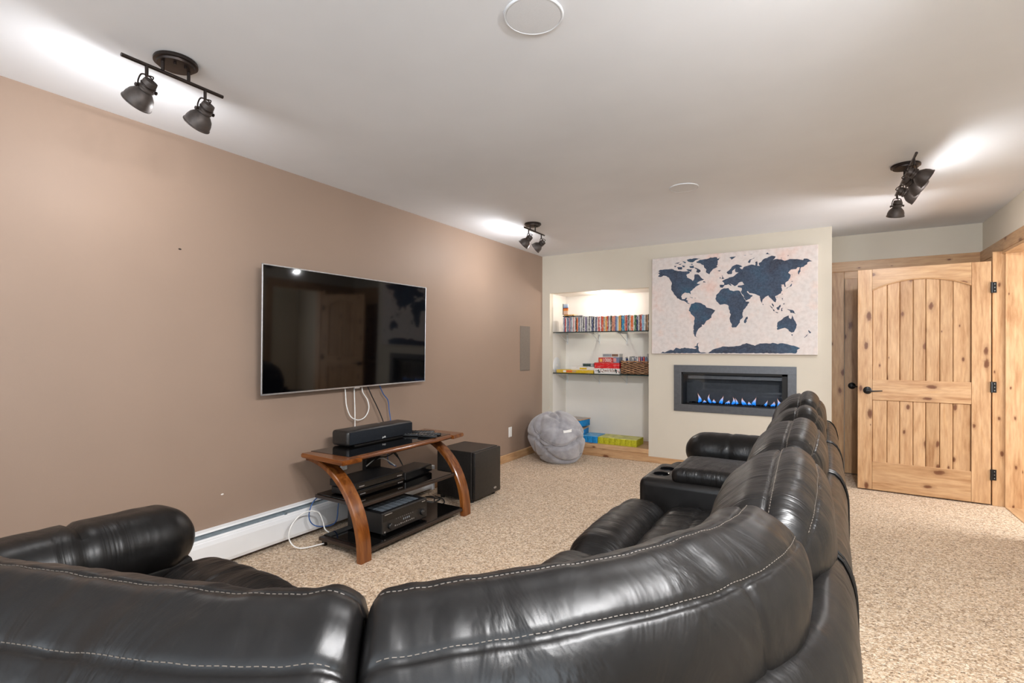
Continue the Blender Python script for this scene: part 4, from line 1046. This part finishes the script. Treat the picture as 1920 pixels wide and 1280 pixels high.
seq = ('white,blue-grey,red,white,blue-grey,blue-grey,pink,blue-grey,white,white,pink,white,black,orange,grey,blue-grey,white,grey,white,black,white,purple,grey,white,black,white,grey,navy,black,white,navy,white,pink,'
       'red,white,red,orange,grey,cream,amber,red,grey,white,dark green,salmon,salmon,salmon,purple,pale blue,white,amber,amber,navy,cyan,cyan,salmon,red,grey,dark green,white,orange,orange,white,green,dark green,navy,white,brown,red,pale blue,pale blue,white,brown,tan,black').split(',')
X = .243; NS = len(seq); wid = (1.366-.243)/NS; dr = random.Random(11)
for i, cn in enumerate(seq):
    h = .186+dr.uniform(-.004, .008); yy = 5.945+dr.uniform(0, .012)
    g = G().box(X+.0003, X+wid-.0003, yy, yy+.135, SH['top']+.0005, SH['top']+h, .0012)
    o = build('disc_case', g, print_mat(cn)); tag(o, f'{cn} disc case in upright row on upper shelf, {words(i+1)} from brown wall', 'disc case', 'disc cases on the upper shelf')
    X += wid
zt = SH['top']+.196
for lab, x0, x1, z0, z1, cn in (('black disc case lying flat atop the row beneath the upright one', .245, .385, zt, zt+.014, 'black'), ('amber disc case lying flat atop the row of cases', .262, .40, zt+.014, zt+.026, 'amber'), ('grey disc case lying flat farther along atop the row', .402, .52, zt, zt+.013, 'grey')):
    o = build('disc_case', G().box(x0, x1, 5.95, 6.08, z0, z1, .0015), print_mat(cn, 'x')); tag(o, lab, 'disc case', 'disc cases lying on the row')
k = N('sunset_cover'); tcn = k.n('ShaderNodeTexCoord'); sx = k.n('ShaderNodeSeparateXYZ'); k.l(tcn.outputs['Generated'], sx.inputs[0])
M['sunset'] = k.set(color=k.ramp(sx.outputs[2], [(.0, lin((40, 34, 40))), (.06, lin((226, 180, 150))), (.3, lin((222, 190, 170))), (.4, lin((232, 150, 70))), (.58, lin((214, 96, 40))), (.62, lin((40, 44, 70))), (.68, lin((150, 178, 214))), (.95, lin((206, 216, 226)))]), rough=.35)
dc = thing('disc_case', 'upright disc case with sunset cover standing atop the row', 'disc case', (.28, 6.0, zt+.026))
build('cover', G().box(.250, .315, 5.955, 5.968, zt+.0265, zt+.165, .001), M['sunset'], dc)
build('spine', G().box(.243, .2495, 5.950, 5.968, zt+.0265, zt+.168, .001), M['black_plastic'], dc)

def carton(label, x0, x1, y0, y1, z0, z1, cn, cat='game box', extra=None, name='game_box', group='games on the lower shelf'):
    o = thing(name, label, cat, ((x0+x1)/2, (y0+y1)/2, z0), group=group)
    zm = z0+(z1-z0)*.35
    build('box_base', G().box(x0+.002, x1-.002, y0+.002, y1-.002, z0, zm+.004, .001), print_mat(cn, 'x', 20, .15), o)
    build('box_lid', G().box(x0, x1, y0, y1, zm, z1, .0015), print_mat(cn, 'x', 20, .2), o)
    return o
def strip(parent, name, x0, x1, y, z0, z1, cn): return build(name, G().box(x0, x1, y-.0008, y, z0, z1), M.setdefault('c_'+cn, plain('ink_'+cn.replace(' ', '_').replace('-', '_'), PAL[cn], .5)), parent)
zs = SH['mid']+.0006
o = carton('long flat yellow game box lying on lower shelf', .165, .672, 5.93, 6.16, zs, zs+.040, 'yellow'); strip(o, 'title_patch', .26, .30, 5.93, zs+.008, zs+.034, 'white'); strip(o, 'title_patch', .305, .385, 5.93, zs+.008, zs+.034, 'orange'); strip(o, 'title_patch', .39, .44, 5.93, zs+.01, zs+.03, 'tan')
o = carton('white game box with yellow label on the yellow box', .36, .676, 5.955, 6.16, zs+.0405, zs+.082, 'white'); strip(o, 'title_patch', .48, .575, 5.955, zs+.048, zs+.070, 'yellow')
o = carton('small grey-green box on top of the white game box', .515, .664, 5.965, 6.10, zs+.0825, zs+.124, 'grey'); strip(o, 'label_patch', .522, .625, 5.965, zs+.088, zs+.118, 'dark green')
qb = carton('white game box with black lettering, lowest beside the basket', .684, 1.012, 5.93, 6.22, zs, zs+.068, 'white')
v, f = text_mesh('Qwirkle', .058)
build('lettering', G().add(v, f, Matrix.Translation((.862, 5.9292, zs+.044)) @ Matrix.Rotation(R(90), 4, 'X')), M['c_orange'] if False else plain('brown_ink', (110, 60, 44), .5), qb)
for x, cn in ((.705, 'purple'), (.725, 'black'), (.738, 'dark green'), (.752, 'black'), (.955, 'dark green'), (.966, 'black'), (.985, 'red'), (1.0, 'brown')): strip(qb, 'tile_print', x, x+.012, 5.93, zs+.012+.02*((x*1000) % 2), zs+.036+.018*((x*500) % 2), cn)
o = carton('glossy scarlet game box on the white lettered one', .686, 1.006, 5.932, 6.21, zs+.0685, zs+.138, 'scarlet'); strip(o, 'lid_edge', .686, 1.006, 5.932, zs+.128, zs+.136, 'red')
o = carton('red card box printed with large pale numerals', .735, .925, 5.945, 6.10, zs+.1385, zs+.200, 'red')
v, f = text_mesh('1000', .058)
build('lettering', G().add(v, f, Matrix.Translation((.845, 5.9442, zs+.168)) @ Matrix.Rotation(R(90), 4, 'X')), M['c_white'], o)
strip(o, 'badge', .752, .785, 5.945, zs+.150, zs+.185, 'amber')
o = carton('small box with photo print beside the red numeral box', .927, 1.0, 5.945, 6.08, zs+.1385, zs+.205, 'blue-grey'); strip(o, 'label_patch', .93, .965, 5.945, zs+.15, zs+.195, 'pink')
o = carton('grey box topping the stack of games', .782, .998, 5.955, 6.09, zs+.2055, zs+.248, 'white'); strip(o, 'label_patch', .79, .90, 5.955, zs+.212, zs+.244, 'grey'); strip(o, 'label_patch', .905, .985, 5.955, zs+.214, zs+.244, 'brown')
# woven basket
k = N('woven_rattan'); v = k.coord((20, 20, 60))
M['rattan'] = k.set(color=k.ramp(k.noise(v, 1, 3), [(.3, lin((92, 58, 36))), (.6, lin((168, 126, 90))), (.8, lin((204, 168, 130)))]), rough=.55)
M['rattan_dark'] = plain('dark_rattan', (58, 36, 24), .6)
bk = thing('wicker_basket', 'brown woven wicker basket full of cases on lower shelf', 'basket', (1.2, 6.08, zs))
bx0, bx1, by0, by1, bz0, bz1 = 1.03, 1.375, 5.94, 6.22, zs+.002, zs+.155
build('lining', G().box(bx0+.010, bx1-.010, by0+.010, by1-.010, bz0, bz1-.03, .01), M['rattan_dark'], bk)
def loop(z, ph, amp):
    pts = []
    per = [(bx0, by0), (bx1, by0), (bx1, by1), (bx0, by1)]
    for (xa, ya), (xb, yb_) in zip(per, per[1:]+per[:1]):
        n = 28 if abs(xa-xb) > .01 else 20
        for i in range(n):
            u = i/n; w = math.sin(u*n*math.pi/3.5+ph); nx, ny = (yb_-ya), -(xb-xa); L = math.hypot(nx, ny)
            pts.append((xa+(xb-xa)*u+nx/L*w*amp, ya+(yb_-ya)*u+ny/L*w*amp, z+.004*math.cos(u*n*math.pi/3.5+ph)))
    return pts
g = G()
for i in range(11): g.tube(loop(bz0+.012+i*.0135, (i % 2)*math.pi, .005), .0058, 6, True)
wv = build('weave', g, M['rattan'], bk, True, 70); wv['kind'] = 'stuff'
build('rim', G().tube(loop(bz1, 0, .001), .008, 8, True), M['rattan'], bk, True, 70)
X = 1.052
for i, cn in enumerate(('white', 'navy', 'white', 'grey', 'white', 'blue-grey', 'white', 'pink', 'purple', 'red', 'blue-grey', 'grey')):
    tl = R(dr.uniform(-6, 6)); hh_ = .205+dr.uniform(-.012, .012)+(.04 if i == 11 else 0)
    m = Matrix.Translation((X+.011, 5.975, zs+.132)) @ Matrix.Rotation(tl*.5, 4, 'Y')
    o = build('disc_case', G().box(-.0085, .0085, 0, .13, 0, hh_-.132, .001, m), print_mat(cn)); tag(o, f'{cn} disc case standing in the wicker basket, {words(i+1)} from the game boxes', 'disc case', 'disc cases in the basket')
    X += .0255
# bottom ledge: blue lidded cases, wooden tray, lime and blue packs
zl = AZ0+.0006
def quilt(name, label, cat, x0, x1, y0, y1, z0, z1, cn, ribs, group=None):
    """soft fabric-covered case with upright ribs along the front"""
    k = 'fab_'+cn
    if k not in M: M[k] = plain('fabric_'+cn, PAL[cn], .7, 0, .3, .12, 60, .2)
    o = thing(name, label, cat, ((x0+x1)/2, (y0+y1)/2, z0), group=group)
    g = G(); n = ribs*8; F = []
    for i in range(n+1):
        u = i/n; b = .0045*abs(math.sin(math.pi*ribs*u))**.5
        F.append((x0+(x1-x0)*u, y0-b))
    poly = F+[(x1+.003, y0+(y1-y0)*.5), (x1, y1), (x0, y1)]
    g.prism(poly, z0, z1-.006, 'z')
    build('side_wall', g, M[k], o, False)
    kk = 'top_'+cn
    if kk not in M: M[kk] = plain('printed_top_'+cn, tuple(min(255, int(c*.7+75)) for c in PAL[cn]), .4, 0, .5, .2, 14)
    build('top_panel', G().box(x0+.003, x1-.003, y0+.001, y1-.002, z1-.007, z1, .002), M[kk], o)
    return o
quilt('game_case', 'low lime green ribbed case on the pine ledge', 'case', .752, 1.235, 5.885, 6.16, zl, zl+.080, 'lime', 7)
quilt('game_case', 'low bright blue ribbed case beside the lime one', 'case', .54, .748, 5.885, 6.16, zl, zl+.080, 'blue', 3)
for i, (lab, z0, z1, ry) in enumerate((('blue wooden-lidded case, lower of two behind the bean bag', zl+.0005, zl+.150, 8), ('blue wooden-lidded case, upper of two behind the bean bag', zl+.165, zl+.262, -7))):
    o = thing('wood_rimmed_case', lab, 'case', (.40, 6.05, z0))
    m = Matrix.Translation((.365, 6.08, 0)) @ Matrix.Rotation(R(ry), 4, 'Z')
    build('side_wall', G().box(-.145, .145, -.13, .13, z0, z1-.012, .008, m, 2), M['fab_blue'], o, True, 40)
    build('wood_rim', G().box(-.15, .15, -.135, .135, z1-.013, z1-.001, .002, m), M['pine_base'], o)
    build('lid_panel', G().box(-.135, .135, -.12, .12, z1-.0015, z1, 0, m), plain('grey_lid', (176, 168, 164), .5), o)
    if i == 1: build('spacer', G().box(-.10, .10, -.09, .09, zl+.150, z0, 0, m), M['black_plastic'], o)

# ================================================================== bean bag
bb = thing('bean_bag', 'slumped grey velour bean bag in the corner by the alcove', 'bean bag', (.455, 5.37, 0))
k = N('grey_velour'); v = k.coord()
M['velour'] = k.set(color=k.ramp(k.noise(v, 9, 4), [(.3, lin((136, 134, 138))), (.7, lin((172, 170, 174)))]), rough=.9, spec=.15, sheen=.5, normal=k.bump(k.noise(v, 240, 2), .15, .002))
g = G(); uvn = 96; vn = 60; bc = Vector((.455, 5.37, .0))
FOLDS = [(.2, -.3, .93, .20, .050, .05), (.75, -.5, .43, .35, .045, .045), (-.7, -.6, .38, .42, .040, .05), (.55, .2, .81, .66, .045, .05), (.3, -.75, -.5, .50, .035, .04)]
def bag(th, ph):
    d = Vector((math.cos(th)*math.cos(ph), math.sin(th)*math.cos(ph), math.sin(ph)))
    rx, ry, rz = .335, .325, .31
    p = Vector((d.x*rx, d.y*ry, d.z*rz))
    p *= 1+.11*noise.noise(d*1.0+Vector((3, 1, 2)))
    q = d+Vector((noise.noise(d*1.3), noise.noise(d*1.3+Vector((7, 0, 0))), noise.noise(d*1.3+Vector((0, 7, 0)))))*.22
    for nx, ny, nz, c_, dp, w_ in FOLDS:
        p -= d*dp*.62*math.exp(-(((q.x*nx+q.y*ny+q.z*nz)-c_)/(w_*1.1))**2)
    # drawn-in lid seam
    sm = d.dot(Vector((.35, -.55, .76)).normalized()); p -= d*.028*math.exp(-((sm-.52)/.035)**2)
    z = p.z+.275
    z = z if z > .0 else 0
    if z < .07: z = .07*(max(0, z)/.07)**1.2 if z > 0 else 0
    k_ = 1.0+.10*max(0, (.16-z)/.16)
    x_ = bc.x+p.x*k_; y_ = bc.y+p.y*k_
    return Vector((max(.02, x_), min(YB-.03, y_), z))
for j in range(vn+1):
    ph = -math.pi/2+math.pi*j/vn
    for i in range(uvn): g.v.append(bag(2*math.pi*i/uvn, ph)[:])
for j in range(vn):
    for i in range(uvn):
        q = (i+1) % uvn; g.f.append((j*uvn+i, j*uvn+q, (j+1)*uvn+q, (j+1)*uvn+i))
build('bag_body', g, M['velour'], bb, True, 80)
pts = []
ax = Vector((.35, -.55, .76)).normalized(); e1 = ax.orthogonal().normalized(); e2 = ax.cross(e1)
for i in range(64):
    a = 2*math.pi*i/64; d = ax*.55+(e1*math.cos(a)+e2*math.sin(a))*math.sqrt(1-.55**2)
    pts.append(bag(math.atan2(d.y, d.x), math.asin(max(-1, min(1, d.z))))*1.0+d*.003)
build('piping', G().tube(pts, .0055, 6, True), M['velour'], bb, True, 60)
tg = G(); n1, n2 = 8, 4
for j in range(n2+1):
    for i in range(n1+1):
        th = -.92+.36*i/n1; ph = .30+.10*j/n2+.05*i/n1
        p = bag(th, ph); d = Vector((math.cos(th)*math.cos(ph), math.sin(th)*math.cos(ph), math.sin(ph))); tg.v.append((p+d*.006)[:])
for j in range(n2):
    for i in range(n1): tg.f.append((j*(n1+1)+i, j*(n1+1)+i+1, (j+1)*(n1+1)+i+1, (j+1)*(n1+1)+i))
build('fabric_tag', tg, M['white_plastic'], bb, True, 60)
